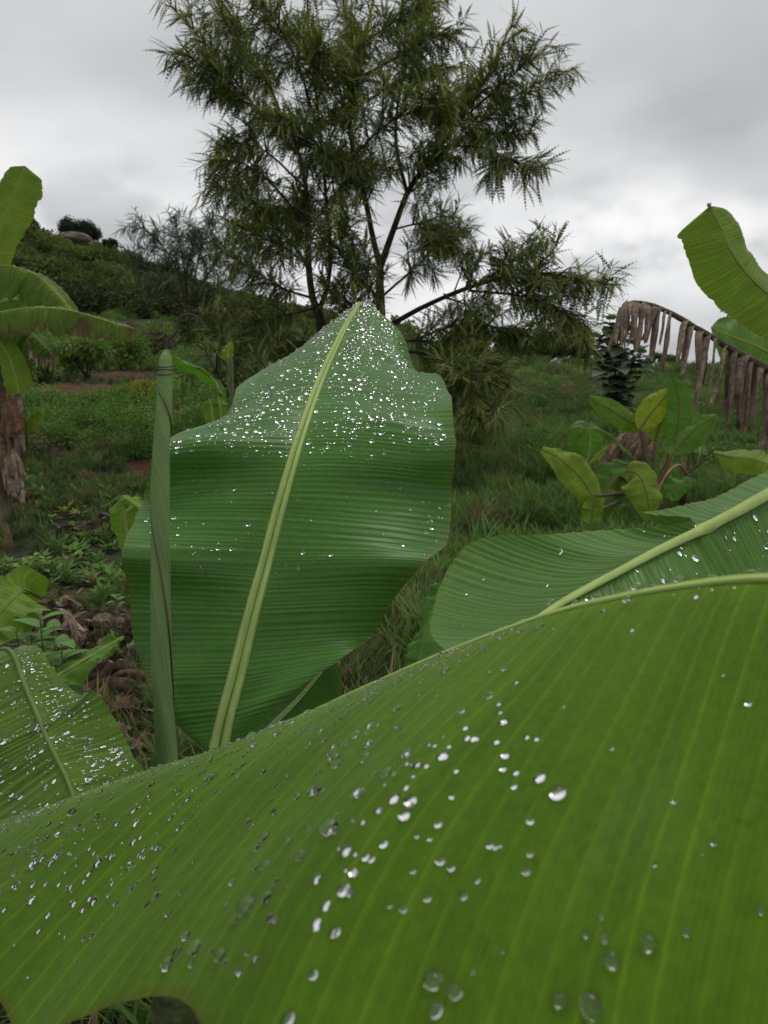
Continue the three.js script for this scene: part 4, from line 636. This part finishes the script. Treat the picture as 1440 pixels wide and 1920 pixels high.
{ // grey-green tree further back on the left
  const d = 24, base = onGround(at(352, 600, d)), tree = thing('feathery_tree', 'open-crowned grey-green tree with several thin stems before the hill', 'tree');
  const J = [352, 596], L = (...p) => ({ p: p.map((q) => [...q]), r: [0.04, 0.008], from: 0.35 });
  const limbs = [{ name: 'trunk', p: [base.clone().add(V(0, -0.2, 0)), J], r: [0.12, 0.1], from: 1, tip: 0 },
    L(J, [344, 550, 0.2], [330, 500, 0.3], [300, 455, 0.4], [268, 428, 0.5], [246, 434, 0.5]), L(J, [350, 540, -0.3], [342, 480, -0.5], [330, 430, -0.6], [326, 405, -0.6]), L(J, [362, 540, 0.3], [374, 480, 0.5], [390, 430, 0.6], [400, 404, 0.6]), L(J, [368, 550, -0.5], [400, 500, -0.9], [430, 450, -1], [444, 420, -1]), L(J, [336, 560, 0.5], [300, 520, 0.8], [262, 488, 0.9], [240, 478, 1]), L(J, [372, 560, 0.4], [420, 530, 0.6], [460, 500, 0.7]), L(J, [348, 520, 0.8], [360, 470, 1], [362, 420, 1]), L(J, [330, 560, -0.6], [310, 540, -1], [280, 530, -1.2])];
  featherTree(tree, limbs, { d, seed: 5, gap: 0.035, branch: 0.15, blen: 0.95, twig: 0.16, tlen: 0.6, size: 0.34, droop: 0.5, lift: 0.05, k: 1.6, youth: 0.35, old: [0.085, 0.12, 0.055], young: [0.19, 0.24, 0.08], mat: FEATHER });
  seat(tree, base);
}
{ // young yellow-green tree between the slim plant and the big tree
  const d = 7.6, base = onGround(at(440, 800, d)), tree = thing('feathery_sapling', 'yellow-green feathery sapling in front of the forked tree trunks', 'sapling');
  const J = [438, 760], L = (...p) => ({ p: p.map((q) => [...q]), r: [0.014, 0.004], from: 0.2 });
  featherTree(tree, [{ name: 'trunk', p: [base.clone().add(V(0, -0.1, 0)), J], r: [0.025, 0.02], from: 1, tip: 0 }, L(J, [430, 690], [415, 620], [408, 556]), L(J, [442, 690, 0.3], [455, 630, 0.5], [462, 585, 0.6]), L(J, [420, 720, -0.3], [395, 680, -0.4], [378, 635, -0.5]), L(J, [470, 710, 0.2], [500, 670, 0.3], [525, 640, 0.4]), L([434, 700], [412, 660, 0.4], [392, 610, 0.5], [385, 590, 0.5]), L(J, [455, 740, -0.2], [490, 715, -0.4], [510, 700, -0.5])],
    { d, seed: 15, gap: 0.025, branch: 0.12, blen: 0.4, twig: 0.1, tlen: 0.25, size: 0.2, droop: 0.4, lift: 0.2, k: 0.8, youth: 0.8, old: [0.09, 0.13, 0.035], young: [0.3, 0.34, 0.05], mat: FEATHER });
  seat(tree, base);
}
// ---------------------------------------------------------------- leafy things: shrubs, round trees, scrub on the hill
const LEAF1 = geo([0, 0, 0, 0.35, 0.06, 0.2, 0.4, -0.02, 0, 0.35, 0.06, -0.2, 1, -0.12, 0], [0, 1, 2, 0, 2, 3, 1, 4, 2, 2, 4, 3]);
const LEAFMAT = leafMat(1, 1, 1, { t: 0.3, coat: 0.08, cr: 0.4, spec: 0.25 });
const sphereDir = (rnd) => { const z = rnd() * 2 - 1, a = rnd() * 6.2832, s = Math.sqrt(1 - z * z); return V(Math.cos(a) * s, z, Math.sin(a) * s); };
// a bush-sized clump of leaves, radius one, several uneven lobes
function clump(seed, n, leaf) {
  const rnd = rng(seed), lobes = [], pos = [], idx = [];
  for (let i = 0; i < 9; i++) { const q = sphereDir(rnd); lobes.push({ c: V(q.x * 0.55, Math.abs(q.y) * 0.5 + 0.1, q.z * 0.55), r: 0.32 + 0.25 * rnd() }); }
  for (let i = 0; i < n; i++) {
    const l = lobes[Math.floor(rnd() * 9)], q = sphereDir(rnd), p = l.c.clone().addScaledVector(q, l.r * (0.55 + 0.45 * Math.pow(rnd(), 0.5))); if (p.y < -0.1) p.y *= 0.3;
    const X = q.clone().add(sphereDir(rnd).multiplyScalar(0.9)).normalize(), m = basis(X, V(0, 1, 0).add(sphereDir(rnd).multiplyScalar(0.8)), p, leaf * (0.6 + 0.8 * rnd())), k = pos.length / 3;
    for (const v of [[0, 0, 0], [0.5, 0, 0.3], [1, -0.1, 0], [0.5, 0, -0.3]]) { const w = V(...v).applyMatrix4(m); pos.push(w.x, w.y, w.z); }
    idx.push(k, k + 1, k + 2, k, k + 2, k + 3);
  }
  return geo(pos, idx);
}
const CLUMPS = [1, 2, 3, 4].map((s) => clump(s * 7, 900, 0.16)), FINECLUMPS = [5, 6, 7].map((s) => clump(s * 7, 1100, 0.1));
const tone = (c, rnd, v = 0.3) => { const k = 1 - v / 2 + v * rnd(); return RGB(c[0] * k * (0.92 + 0.16 * rnd()), c[1] * k, c[2] * k * (0.85 + 0.3 * rnd())); };
const turn = (p, s, rnd, sy = 1) => new THREE.Matrix4().compose(p, new THREE.Quaternion().setFromEuler(new THREE.Euler((rnd() - 0.5) * 0.4, rnd() * 6.28, (rnd() - 0.5) * 0.4)), V(s, s * sy, s));
// a shrub: stems and a crown of separate leaves in lobes
function shrub(name, label, category, base, w, h, o) {
  const s = thing(name, label, category, o.group), rnd = rng(o.seed), lobes = [], list = [], stems = [];
  for (let i = 0; i < (o.lobes ?? 8); i++) { const a = rnd() * 6.28, q = Math.sqrt(rnd()), c = base.clone().add(V(Math.cos(a) * q * w * 0.7, h * (0.3 + 0.55 * rnd()), Math.sin(a) * q * w * 0.7)); lobes.push({ c, r: w * (0.25 + 0.3 * rnd()) }); stems.push(tube([base.clone().add(V((rnd() - 0.5) * 0.05, -0.03, 0)), base.clone().lerp(c, 0.5).add(V(0, h * 0.08, 0)), c], [0.012 * (o.k ?? 1), 0.004], 6, 5)); }
  for (let i = 0; i < o.n; i++) { const l = lobes[Math.floor(rnd() * lobes.length)], q = sphereDir(rnd), p = l.c.clone().addScaledVector(q, l.r * Math.pow(rnd(), 0.45)); p.y = Math.max(p.y, ground(p.x, p.z) + 0.01); const y = rnd() < (o.mix ?? 0.2); list.push({ m: basis(q.add(sphereDir(rnd)).add(V(0, o.up ?? 0.2, 0)), V(0, 1, 0).add(sphereDir(rnd).multiplyScalar(0.7)), p, o.leaf * (0.6 + 0.7 * rnd())), c: tone(y ? o.b : o.a, rnd) }); }
  part('stems', mergeGeometries(stems), BARK, s); instanced('foliage', LEAF1, LEAFMAT, list, s, 'stuff'); return seat(s, base);
}
const px = (n, p) => n * look(p)[2] / F;
const shrubAt = (name, label, cat, x, y0, y1, hw, o) => { const b = o.base || hit(x, y0), d = look(b)[2]; return shrub(name, label, cat, b, hw * d / F, (y0 - y1) * d / F, o); };
const GA = [0.14, 0.26, 0.05], GB = [0.23, 0.31, 0.07], YB = [0.34, 0.29, 0.03], DRYB = [0.16, 0.12, 0.07];
shrubAt('flowering_bush', 'small bush with yellow-green tips beside the rolled spear', 'bush', 268, 778, 700, 32, { seed: 1, n: 900, leaf: 0.05, a: GB, b: YB, mix: 0.6 });
shrubAt('flowering_bush', 'tiny yellow-tipped weed in the grass left of the spear', 'bush', 243, 812, 778, 14, { seed: 2, n: 180, leaf: 0.045, a: GB, b: YB, mix: 0.6, lobes: 4 });
shrubAt('green_bush', 'broad green bush above the bare red strip on the left', 'bush', 165, 712, 625, 62, { seed: 3, n: 3200, leaf: 0.1, a: GA, b: GB, mix: 0.35, lobes: 14 });
shrubAt('green_bush', 'dense green bush right above the red strip, nearest the brown scrub', 'bush', 232, 692, 628, 50, { seed: 4, n: 2400, leaf: 0.1, a: GA, b: GB, mix: 0.25, lobes: 12 });
shrubAt('green_bush', 'low green bush beside the hanging leaves of the tall plant', 'bush', 82, 722, 668, 40, { seed: 5, n: 1600, leaf: 0.1, a: GA, b: GB, mix: 0.3, lobes: 9 });
shrubAt('brown_bush', 'thin brownish bush at the foot of the hill', 'bush', 290, 668, 618, 44, { seed: 6, n: 1300, leaf: 0.12, a: DRYB, b: GA, mix: 0.4, lobes: 9 });
shrubAt('green_bush', 'dark bush under the grey-green tree', 'bush', 370, 660, 588, 50, { seed: 7, n: 1800, leaf: 0.12, a: [0.07, 0.11, 0.035], b: GB, mix: 0.2, lobes: 10 });
shrubAt('green_bush', 'dark bush filling the gap between the sapling and forked trunks', 'bush', 520, 690, 610, 60, { seed: 8, n: 2200, leaf: 0.12, a: [0.07, 0.11, 0.035], b: GA, mix: 0.2, lobes: 10 });
shrubAt('green_bush', 'small light bush on the far field edge beside the dark sapling', 'bush', 1215, 694, 674, 16, { seed: 9, n: 500, leaf: 0.25, a: GB, b: GA, lobes: 6 });
// leafy tree showing behind the upright leaf on the right
{
  const d = 13, base = onGround(at(1392, 700, d)); const t = thing('leafy_tree', 'small tree with drooping dark leaves showing behind the bright upright leaf', 'tree'), rnd = rng(41), list = [], br = [];
  const top = at(1392, 600, d); part('trunk', tube([base.clone().add(V(0, -0.1, 0)), at(1400, 660, d), top], [0.05, 0.02], 10, 7, 0.1), BARK, t);
  for (let i = 0; i < 26; i++) { const e = at(1358 + 82 * rnd(), 560 + 74 * rnd(), d + (rnd() - 0.5) * 0.8); br.push(tube([top, top.clone().lerp(e, 0.6).add(V(0, 0.06, 0)), e], [0.012, 0.003], 5, 4)); for (let k = 0; k < 16; k++) { const p = top.clone().lerp(e, 0.5 + 0.5 * rnd()).add(sphereDir(rnd).multiplyScalar(0.06)); list.push({ m: basis(sphereDir(rnd).add(V(0, -0.9, 0)), V(0, 1, 0.2).add(sphereDir(rnd)), p, 0.1 + 0.07 * rnd()), c: tone(rnd() < 0.2 ? GB : [0.06, 0.1, 0.035], rnd) }); } }
  part('branches', mergeGeometries(br), BARK, t); instanced('crown', LEAF1, LEAFMAT, list, t, 'stuff'); seat(t, base);
}
// round dark trees along the ridge
function roundTree(label, x, yb, yt, hw, d, o = {}) {
  const base = onGround(at(x, yb, d)), t = thing('round_tree', label, 'tree', o.group), rnd = rng(x), R = hw * d / F, Ht = (yb - yt) * d / F, list = [], by = at(x, yb, d);
  part('trunk', tube([base.clone().add(V(0, -0.3, 0)), base.clone().lerp(by, 0.5).add(V(R * 0.05, Ht * 0.1, 0)), by.clone().add(V(0, Ht * 0.5, 0))], [R * 0.1, R * 0.05], 8, 7, 0.15), BARK, t);
  for (let i = 0; i < 46; i++) { const q = sphereDir(rnd), p = by.clone().add(V(q.x * R * 0.68, Ht * (0.3 + 0.44 * q.y), q.z * R * 0.68)); list.push({ m: turn(p, Math.min(R, Ht * 0.6) * (0.4 + 0.22 * rnd()), rnd), c: tone(o.c || [0.055, 0.085, 0.035], rnd) }); }
  instanced('crown', CLUMPS[x % 4], LEAFMAT, list, t, 'stuff'); return seat(t, base);
}
roundTree('dark round tree on the field ridge, partly behind drooping feathery branches', 962, 669, 615, 40, 60, { group: 'trees on the field ridge' });
roundTree('small dark dome of a tree, middle of those on the ridge', 1014, 673, 627, 34, 62, { group: 'trees on the field ridge' });
roundTree('dark tree on the ridge next to the big-leaved dark sapling', 1072, 676, 628, 40, 58, { group: 'trees on the field ridge' });
roundTree('low dark tree on the ridge behind the feathery tree', 880, 660, 608, 44, 56, { group: 'trees on the field ridge' });
roundTree('low dark tree on the ridge just behind the big-leaved sapling', 1150, 686, 650, 34, 64, { group: 'trees on the field ridge' });
roundTree('low bushy tree on the far edge under the dead leaf ribbons', 1240, 694, 662, 40, 60, { group: 'trees on the field ridge', c: [0.1, 0.14, 0.045] });
roundTree('wide domed tree on the hilltop above pale boulders', 148, 458, 411, 44, 122, { c: [0.045, 0.07, 0.03] });
roundTree('small dark tree on the hill shoulder beside the boulders', 205, 466, 446, 16, 126);
roundTree('dark tree on the hill crest by the upright leaf', 50, 432, 405, 22, 126);
// boulders on the hill
const ROCK = new THREE.MeshStandardMaterial({ color: RGB(0.42, 0.34, 0.27), roughness: 0.95, map: TEX_BARK, bumpMap: TEX_BARK, bumpScale: 0.15 });
for (const [label, x, y, w, h, d] of [['long pale boulder lying under the domed hilltop tree', 138, 449, 34, 14, 117], ['rounded boulder below the domed tree, right of the long one', 178, 463, 15, 12, 116], ['pale tilted boulder, lowest of three on the hillside', 167, 479, 11, 10, 112]]) {
  const t = thing('boulder', label, 'boulder', 'boulders on the hill'), g = new THREE.IcosahedronGeometry(1, 4), p = g.attributes.position, c = at(x, y, d), k = d / F;
  for (let i = 0; i < p.count; i++) { const v = V(p.getX(i), p.getY(i), p.getZ(i)), n = 1 + 0.22 * fbm3(v.x * 1.3 + x, v.y * 1.3, v.z * 1.3, 4, 4); p.setXYZ(i, v.x * n * w * k + c.x, v.y * n * h * k + c.y, v.z * n * w * 0.8 * k + c.z); }
  const q = g.index ? g : g; q.computeVertexNormals(); part('rock_face', q, ROCK, t); seat(t, c.clone().add(V(0, -h * k, 0)));
}
{ // scrub covering the hill and the field edge
  const rnd = rng(99), lists = CLUMPS.map(() => []);
  for (let i = 0; i < 5200; i++) {
    const r = 43 + 92 * Math.pow(rnd(), 0.8), az = lerp(-0.85, 0.05, rnd()), x = Math.sin(az) * r, z = -Math.cos(az) * r, p = V(x, ground(x, z), z), q = look(p); if (q[0] < -420 || q[0] > 760) continue;
    const s = (0.8 + 2.0 * Math.pow(rnd(), 2.5)) * lerp(0.7, 1.05, (r - 43) / 90); if (q[0] > 95 && q[0] < 200 && q[1] > 433 && q[1] < 492 && rnd() < 0.86) continue;
    const hue = fbm(x * 0.07, z * 0.07, 3, 3), c = hue > 0.06 ? [0.1, 0.13, 0.03] : hue < -0.12 ? [0.055, 0.08, 0.02] : [0.08, 0.11, 0.025];
    lists[i % 4].push({ m: turn(p.setY(p.y + s * 0.1), s, rnd, 0.85), c: tone(c, rnd, 0.8) });
  }
  lists.forEach((l, k) => { const m = instanced(k ? 'hill_scrub_' + String(k).padStart(3, '0') : 'hill_scrub', CLUMPS[k], LEAFMAT, l, scene, 'stuff'); tag(m, 'dense dark green scrub covering the hillside', 'scrub', 'hill scrub'); });
}
{ // undergrowth of the fields between ten and forty metres
  const rnd = rng(123), lists = FINECLUMPS.map(() => []);
  for (let i = 0; i < 9000; i++) {
    const r = Math.exp(lerp(Math.log(9), Math.log(46), rnd())), az = lerp(-0.6, 0.6, rnd()), x = Math.sin(az) * r, z = -Math.cos(az) * r; if (soil(x, z) > 0.5 || fbm(x * 0.35, z * 0.35, 44, 3) < -0.12) continue;
    const s = (0.1 + 0.26 * Math.pow(rnd(), 2)) * (1 + r * 0.012), right = az > 0.02; const c = rnd() < 0.1 ? GB : rnd() < 0.12 ? DRYB : right ? [0.11, 0.19, 0.045] : GA;
    lists[i % 3].push({ m: turn(V(x, ground(x, z), z), s, rnd, 0.75 + 0.4 * rnd()), c: tone(c, rnd, 0.5) });
  }
  lists.forEach((l, k) => { const m = instanced(k ? 'undergrowth_' + String(k).padStart(3, '0') : 'undergrowth', FINECLUMPS[k], LEAFMAT, l, scene, 'stuff'); tag(m, 'low green weeds and crops covering the fields', 'undergrowth', 'field undergrowth'); });
}
// ---------------------------------------------------------------- grass, weeds and litter
const TUFTS = [1, 2, 3].map((s) => {
  const rnd = rng(s * 31), pos = [], idx = [];
  for (let i = 0; i < 26; i++) {
    const a = rnd() * 6.28, h = 0.5 + 0.6 * rnd(), lean = 0.15 + 0.75 * rnd() * rnd() + 0.1, w = 0.016 + 0.014 * rnd(), bx = (rnd() - 0.5) * 0.3, bz = (rnd() - 0.5) * 0.3, cx = Math.cos(a), cz = Math.sin(a), k = pos.length / 3;
    for (let j = 0; j < 4; j++) { const t = j / 4, o = lean * t * t * h, y = h * t * (1 - 0.25 * lean * t), ww = w * (1 - 0.6 * t); pos.push(bx + cx * o - cz * ww, y, bz + cz * o + cx * ww, bx + cx * o + cz * ww, y, bz + cz * o - cx * ww); }
    pos.push(bx + cx * lean * h, h * (1 - 0.3 * lean), bz + cz * lean * h);
    for (let j = 0; j < 3; j++) { const q = k + j * 2; idx.push(q, q + 1, q + 2, q + 1, q + 3, q + 2); } idx.push(k + 6, k + 7, k + 8);
  }
  return geo(pos, idx);
});
const GRASSMAT = leafMat(1, 1, 1, { t: 0.3, coat: 0.15, cr: 0.4, spec: 0.25 });
const heapSpots = [hit(180, 1000), hit(130, 1180), hit(215, 1260), hit(280, 1390), hit(200, 1330)];
{
  const rnd = rng(7), lists = TUFTS.map(() => []), dry = [];
  for (let i = 0; i < 90000; i++) {
    const r = Math.exp(lerp(Math.log(0.9), Math.log(34), rnd())), az = lerp(-0.62, 0.62, rnd()), x = Math.sin(az) * r, z = -Math.cos(az) * r, n = fbm(x * 0.7, z * 0.7, 15, 4), so = soil(x, z);
    let k = smooth(-0.42, -0.05, n) * (1 - smooth(0.15, 0.6, so)); if (r < 3.2 && az < 0) k *= 0.75; k = Math.max(k, 0.05 * (1 - so)); if (rnd() > k) continue;
    const tall = (0.1 + 0.13 * smooth(-0.1, 0.3, n) + 0.07 * rnd()) * (0.65 + 0.8 * rnd() * rnd()) * (1 + r * 0.01), p = V(x, ground(x, z) - 0.01, z), b = rnd() < (r < 4.5 ? 0.22 : 0.12);
    const e = { m: turn(p, tall, rnd), c: b ? tone([0.24, 0.19, 0.09], rnd, 0.5) : tone(n > 0.2 ? [0.13, 0.245, 0.05] : [0.115, 0.19, 0.05], rnd, 0.45) };
    lists[i % 3].push(e);
  }
  lists.forEach((l, k) => { const m = instanced(k ? 'grass_' + String(k).padStart(3, '0') : 'grass', TUFTS[k], GRASSMAT, l, scene, 'stuff'); tag(m, 'rough green grass growing over the red earth', 'grass', 'field grass'); });
  // broad-leaved ground weeds
  const rosette = [1, 2].map((s) => { const q = rng(s * 77), gs = []; for (let i = 0; i < 13; i++) { const a = i * 2.4 + q(), e = 0.2 + 0.9 * q(), g = LEAF1.clone(); g.applyMatrix4(basis(V(Math.cos(a), e * 0.8, Math.sin(a)), V(0, 1, 0), V(Math.cos(a) * 0.15, 0.15 + e * 0.5 * q(), Math.sin(a) * 0.15), 0.5 + 0.35 * q())); gs.push(g); } return mergeGeometries(gs); });
  const wl = [[], []];
  for (let i = 0; i < 16000; i++) {
    const r = Math.exp(lerp(Math.log(1.2), Math.log(22), rnd())), az = lerp(-0.6, 0.6, rnd()), x = Math.sin(az) * r, z = -Math.cos(az) * r, n = fbm(x * 1.1 + 40, z * 1.1, 25, 3); if (soil(x, z) > 0.4 || n < -0.02 || rnd() > (r < 3.6 ? 0.18 : 0.6)) continue;
    wl[i % 2].push({ m: turn(V(x, ground(x, z), z), (0.04 + 0.06 * rnd()) * (1 + r * 0.045), rnd), c: tone(rnd() < 0.12 ? [0.24, 0.27, 0.06] : [0.14, 0.27, 0.06], rnd, 0.4) });
  }
  wl.forEach((l, k) => { const m = instanced(k ? 'ground_weeds_001' : 'ground_weeds', rosette[k], LEAFMAT, l, scene, 'stuff'); tag(m, 'small broad-leaved weeds scattered through the grass', 'weeds', 'ground weeds'); });
  // straw and leaf litter on the bare earth close by
  const litter = [], bits = geo([-0.5, 0, -0.03, 0.5, 0.03, -0.02, 0.5, 0.03, 0.02, -0.5, 0, 0.03, 0, 0.06, 0], [0, 1, 4, 1, 2, 4, 2, 3, 4, 3, 0, 4]);
  for (let i = 0; i < 3600; i++) { const r = 1.1 + 4.2 * rnd(), az = lerp(-0.62, 0.55, rnd()), x = Math.sin(az) * r, z = -Math.cos(az) * r, s = 0.03 + 0.1 * rnd(); litter.push({ m: new THREE.Matrix4().compose(V(x, ground(x, z) + 0.012 + 0.05 * rnd() * rnd(), z), new THREE.Quaternion().setFromEuler(new THREE.Euler((rnd() - 0.5) * 0.6, rnd() * 6.3, (rnd() - 0.5) * 0.5)), V(s, s, s * (0.5 + 2 * rnd()))), c: tone(rnd() < 0.5 ? [0.16, 0.11, 0.065] : [0.25, 0.19, 0.12], rnd, 0.6) }); }
  tag(instanced('litter', bits, new THREE.MeshStandardMaterial({ roughness: 1, side: THREE.DoubleSide }), litter, scene, 'stuff'), 'straw and dry leaf litter on the earth', 'litter');
}
// heaps of dead banana leaves
function heap(label, spots, n, size, seed) {
  const t = thing('dead_leaf_heap', label, 'leaf heap', 'heaps of dead banana leaves'), rnd = rng(seed); const base = spots[0].clone();
  for (let i = 0; i < n; i++) {
    const a = spots[Math.floor(rnd() * spots.length)].clone().add(V((rnd() - 0.5) * size, 0, (rnd() - 0.5) * size)); a.y = ground(a.x, a.z) + 0.01 + 0.3 * size * rnd();
    const th = rnd() * 6.28, L = size * (0.5 + 0.7 * rnd()), dv = V(Math.cos(th), 0.5 * (rnd() - 0.35), Math.sin(th) * 0.7), b = a.clone().addScaledVector(dv, L * 0.5).add(V(0, size * 0.16 * rnd(), 0)), e = a.clone().addScaledVector(dv, L); e.y = Math.max(ground(e.x, e.z) + 0.005, e.y - size * 0.1); b.y = Math.max(ground(b.x, b.z) + 0.02, b.y);
    dryStrip(t, [a, b, e], size * (0.07 + 0.16 * rnd()), seed * 50 + i, { tint: [TAN, BRN, BRN, [1.2, 1.15, 1.1]][i % 4].map(dim(rnd, 0.32, 0.5)), curl: 0.3, crumple: 0.75, name: 'dead_leaf', side: V(rnd() - 0.5, 0.3, rnd() - 0.5) });
  }
  return seat(t, base);
}
heap('crumpled tan dead leaf lying in grass left of the pale sucker', [hit(185, 1003), hit(205, 995), hit(165, 1008)], 16, 0.22, 3);
heap('brown heap of dead leaves behind the leafy weed, lower left', [hit(110, 1210), hit(150, 1190), hit(130, 1230), hit(90, 1180), hit(170, 1215)], 56, 0.24, 4);
heap('dark heap of rotting leaves at the foot of the rolled spear', [hit(240, 1300), hit(270, 1370), hit(285, 1410), hit(215, 1280), hit(230, 1240), hit(245, 1190), hit(250, 1220), hit(200, 1330)], 90, 0.24, 5);
heap('brown leaf remains in the grass left of the low clump', [hit(900, 862), hit(950, 860)], 24, 0.35, 6);
heap('dry leaf remains beside the low clump stump', [hit(1150, 880), hit(1110, 880)], 24, 0.35, 7);
{ // bent dead stalks standing by the heap
  const t = thing('dead_stalk', 'bleached dead leaf stalks bent over above the heap', 'dead stalk'), d = 1.75, base = onGround(at(120, 1300, d));
  for (let i = 0; i < 7; i++) dryStrip(t, [at(78 + i * 3, 1190 + i * 4, d + 0.1), at(92 + i * 3, 1146 + i, d), at(112 + i * 2, 1143 + i, d - 0.05), at(130 + i * 3, 1165 + i * 2, d - 0.08), at(140 + i * 4, 1205 - i * 4, d - 0.1)], 0.0055, i + 900, { tint: TAN.map((c) => c * (0.8 + 0.08 * i)), nv: 18, name: 'stalk' });
  seat(t, base);
}
{ const pts = [hit(60, 1012), hit(85, 1010), hit(115, 1011), hit(142, 1006)].map((p) => p.add(V(0, 0.03, 0))); tag(part('drip_pipe', tube(pts, [0.009, 0.009], 20, 7), new THREE.MeshStandardMaterial({ color: RGB(0.012, 0.012, 0.013), roughness: 0.5 })), 'thin black irrigation pipe lying in the grass', 'pipe'); }
// weeds whose leaves can be told apart
const BIGLEAF = (() => { const pos = [], idx = [], n = 8; for (let j = 0; j <= n; j++) { const t = j / n, w = 0.27 * Math.pow(Math.sin(Math.PI * Math.pow(t, 0.72)), 0.9); for (const s of [-1, -0.5, 0, 0.5, 1]) pos.push(t, -0.35 * t * t + 0.12 * Math.abs(s) * w * 2 + (Math.abs(s) === 0.5 ? 0.012 * Math.sin(t * 25) : 0), s * w); } for (let j = 0; j < n; j++) for (let i = 0; i < 4; i++) { const k = j * 5 + i; idx.push(k, k + 1, k + 5, k + 1, k + 6, k + 5); } return geo(pos, idx); })();
const HEART = (() => { const pos = [], idx = [], n = 9; for (let j = 0; j <= n; j++) { const t = j / n, w = 0.46 * Math.pow(Math.sin(Math.PI * Math.pow(t * 0.97 + 0.03, 0.55)), 0.8); for (const s of [-1, -0.5, 0, 0.5, 1]) pos.push(t - 0.1 * Math.abs(s) * (1 - t), -0.3 * t * t + 0.14 * Math.abs(s) * w, s * w); } for (let j = 0; j < n; j++) for (let i = 0; i < 4; i++) { const k = j * 5 + i; idx.push(k, k + 1, k + 5, k + 1, k + 6, k + 5); } return geo(pos, idx); })();
function leafAt(parent, g, mat, p, X, Y, s) { const m = part('leaf', g, mat, parent); basis(X, Y, p, s).decompose(m.position, m.quaternion, m.scale); return m; }
const WEED = leafMat(0.15, 0.3, 0.07, { t: 0.3, coat: 0.3 }), WEEDY = leafMat(0.27, 0.36, 0.06, { t: 0.35, coat: 0.2 });
function weed(label, base, tops, s, mat, seed) {
  const t = thing('leafy_weed', label, 'weed', 'leafy weeds'), rnd = rng(seed);
  for (const top of tops) { const L = top.distanceTo(base), pts = [base, base.clone().lerp(top, 0.5).add(V(0.01, 0.02, 0)), top]; part('stem', tube(pts, [0.004, 0.0015], 8, 5), mat, t); const n = Math.max(4, Math.round(L / s * 3.2)); for (let i = 0; i < n; i++) { const k = lerp(0.35, 1, i / (n - 1)), a = i * 2.4 + rnd(); leafAt(t, BIGLEAF, mat, cr(pts, k), V(Math.cos(a), 0.35 + 0.3 * rnd(), Math.sin(a) * 0.9), V(0, 1, 0), s * (0.75 + 0.5 * rnd()) * (k > 0.9 ? 0.75 : 1)); } }
  return seat(t, base);
}
weed('leafy green weed with pointed leaves in front of the bleached stalks', onGround(at(85, 1330, 1.6)), [at(52, 1150, 1.55), at(75, 1165, 1.5), at(100, 1175, 1.6), at(30, 1185, 1.5), at(115, 1205, 1.5)], 0.06, WEED, 3);
weed('small yellow-green weed tuft on bare ground above the lower left leaves', hit(70, 1090), [at(45, 1050, look(hit(70, 1090))[2]), at(65, 1042, look(hit(70, 1090))[2]), at(88, 1048, look(hit(70, 1090))[2]), at(30, 1062, look(hit(70, 1090))[2])], 0.06, WEEDY, 5);
{ const b = hit(215, 1180), d = look(b)[2]; weed('slender weed with small paired leaves left of the broad leaf base', b, [at(218, 1118, d), at(205, 1140, d), at(228, 1150, d)], 0.05, WEED, 6); }
for (const [x, y, h, l] of [[640, 1290, 45, 'leafy weed patch under the right edge of the broad leaf'], [705, 1240, 40, 'weed growing between the broad leaf and the torn leaf'], [770, 1105, 30, 'small weed in the gap above the torn leaf strip']]) { const b = hit(x, y), d = look(b)[2]; weed(l, b, [at(x - 20, y - h, d), at(x + 5, y - h - 10, d), at(x + 25, y - h + 8, d)], 0.07, WEED, x); }
{ // dark sapling with big rounded leaves
  const base = hit(1160, 800), d = look(base)[2], t = thing('broadleaf_sapling', 'dark sapling with big rounded leaves left of the dead ribboned leaf', 'sapling'), rnd = rng(31);
  const A = leafMat(0.06, 0.105, 0.035, { t: 0.15, coat: 0.4, cr: 0.35 }), B = leafMat(0.2, 0.27, 0.16, { t: 0.2, coat: 0.2 }), C = leafMat(0.17, 0.26, 0.07, { t: 0.35 });
  const stems = [[[1155, 715], [1148, 640], [1142, 590]], [[1160, 715], [1168, 645], [1176, 605]], [[1145, 725], [1124, 670], [1118, 625]], [[1168, 735], [1192, 690], [1204, 655]]];
  for (const s of stems) {
    const pts = [base.clone(), ...s.map(([x, y], i) => at(x, y, d + (rnd() - 0.5) * 0.3))]; part('stem', tube(pts, [0.018, 0.006], 12, 6), BARK, t);
    for (let i = 0; i < 36; i++) { const k = lerp(0.2, 1, i / 35), a = i * 2.4 + rnd() * 0.8, q = rnd(), top = k > 0.93; leafAt(t, HEART, top ? C : q < 0.07 ? B : A, cr(pts, k).add(sphereDir(rnd).multiplyScalar(0.03)), V(Math.cos(a), 0.05 + 0.5 * rnd() - (top ? -0.4 : 0.3), Math.sin(a)), V(0, 1, 0.2), (top ? 0.11 : 0.16) * (0.7 + 0.5 * rnd()) * d / 7); }
  }
  seat(t, base);
}
renderer.render(scene, camera);
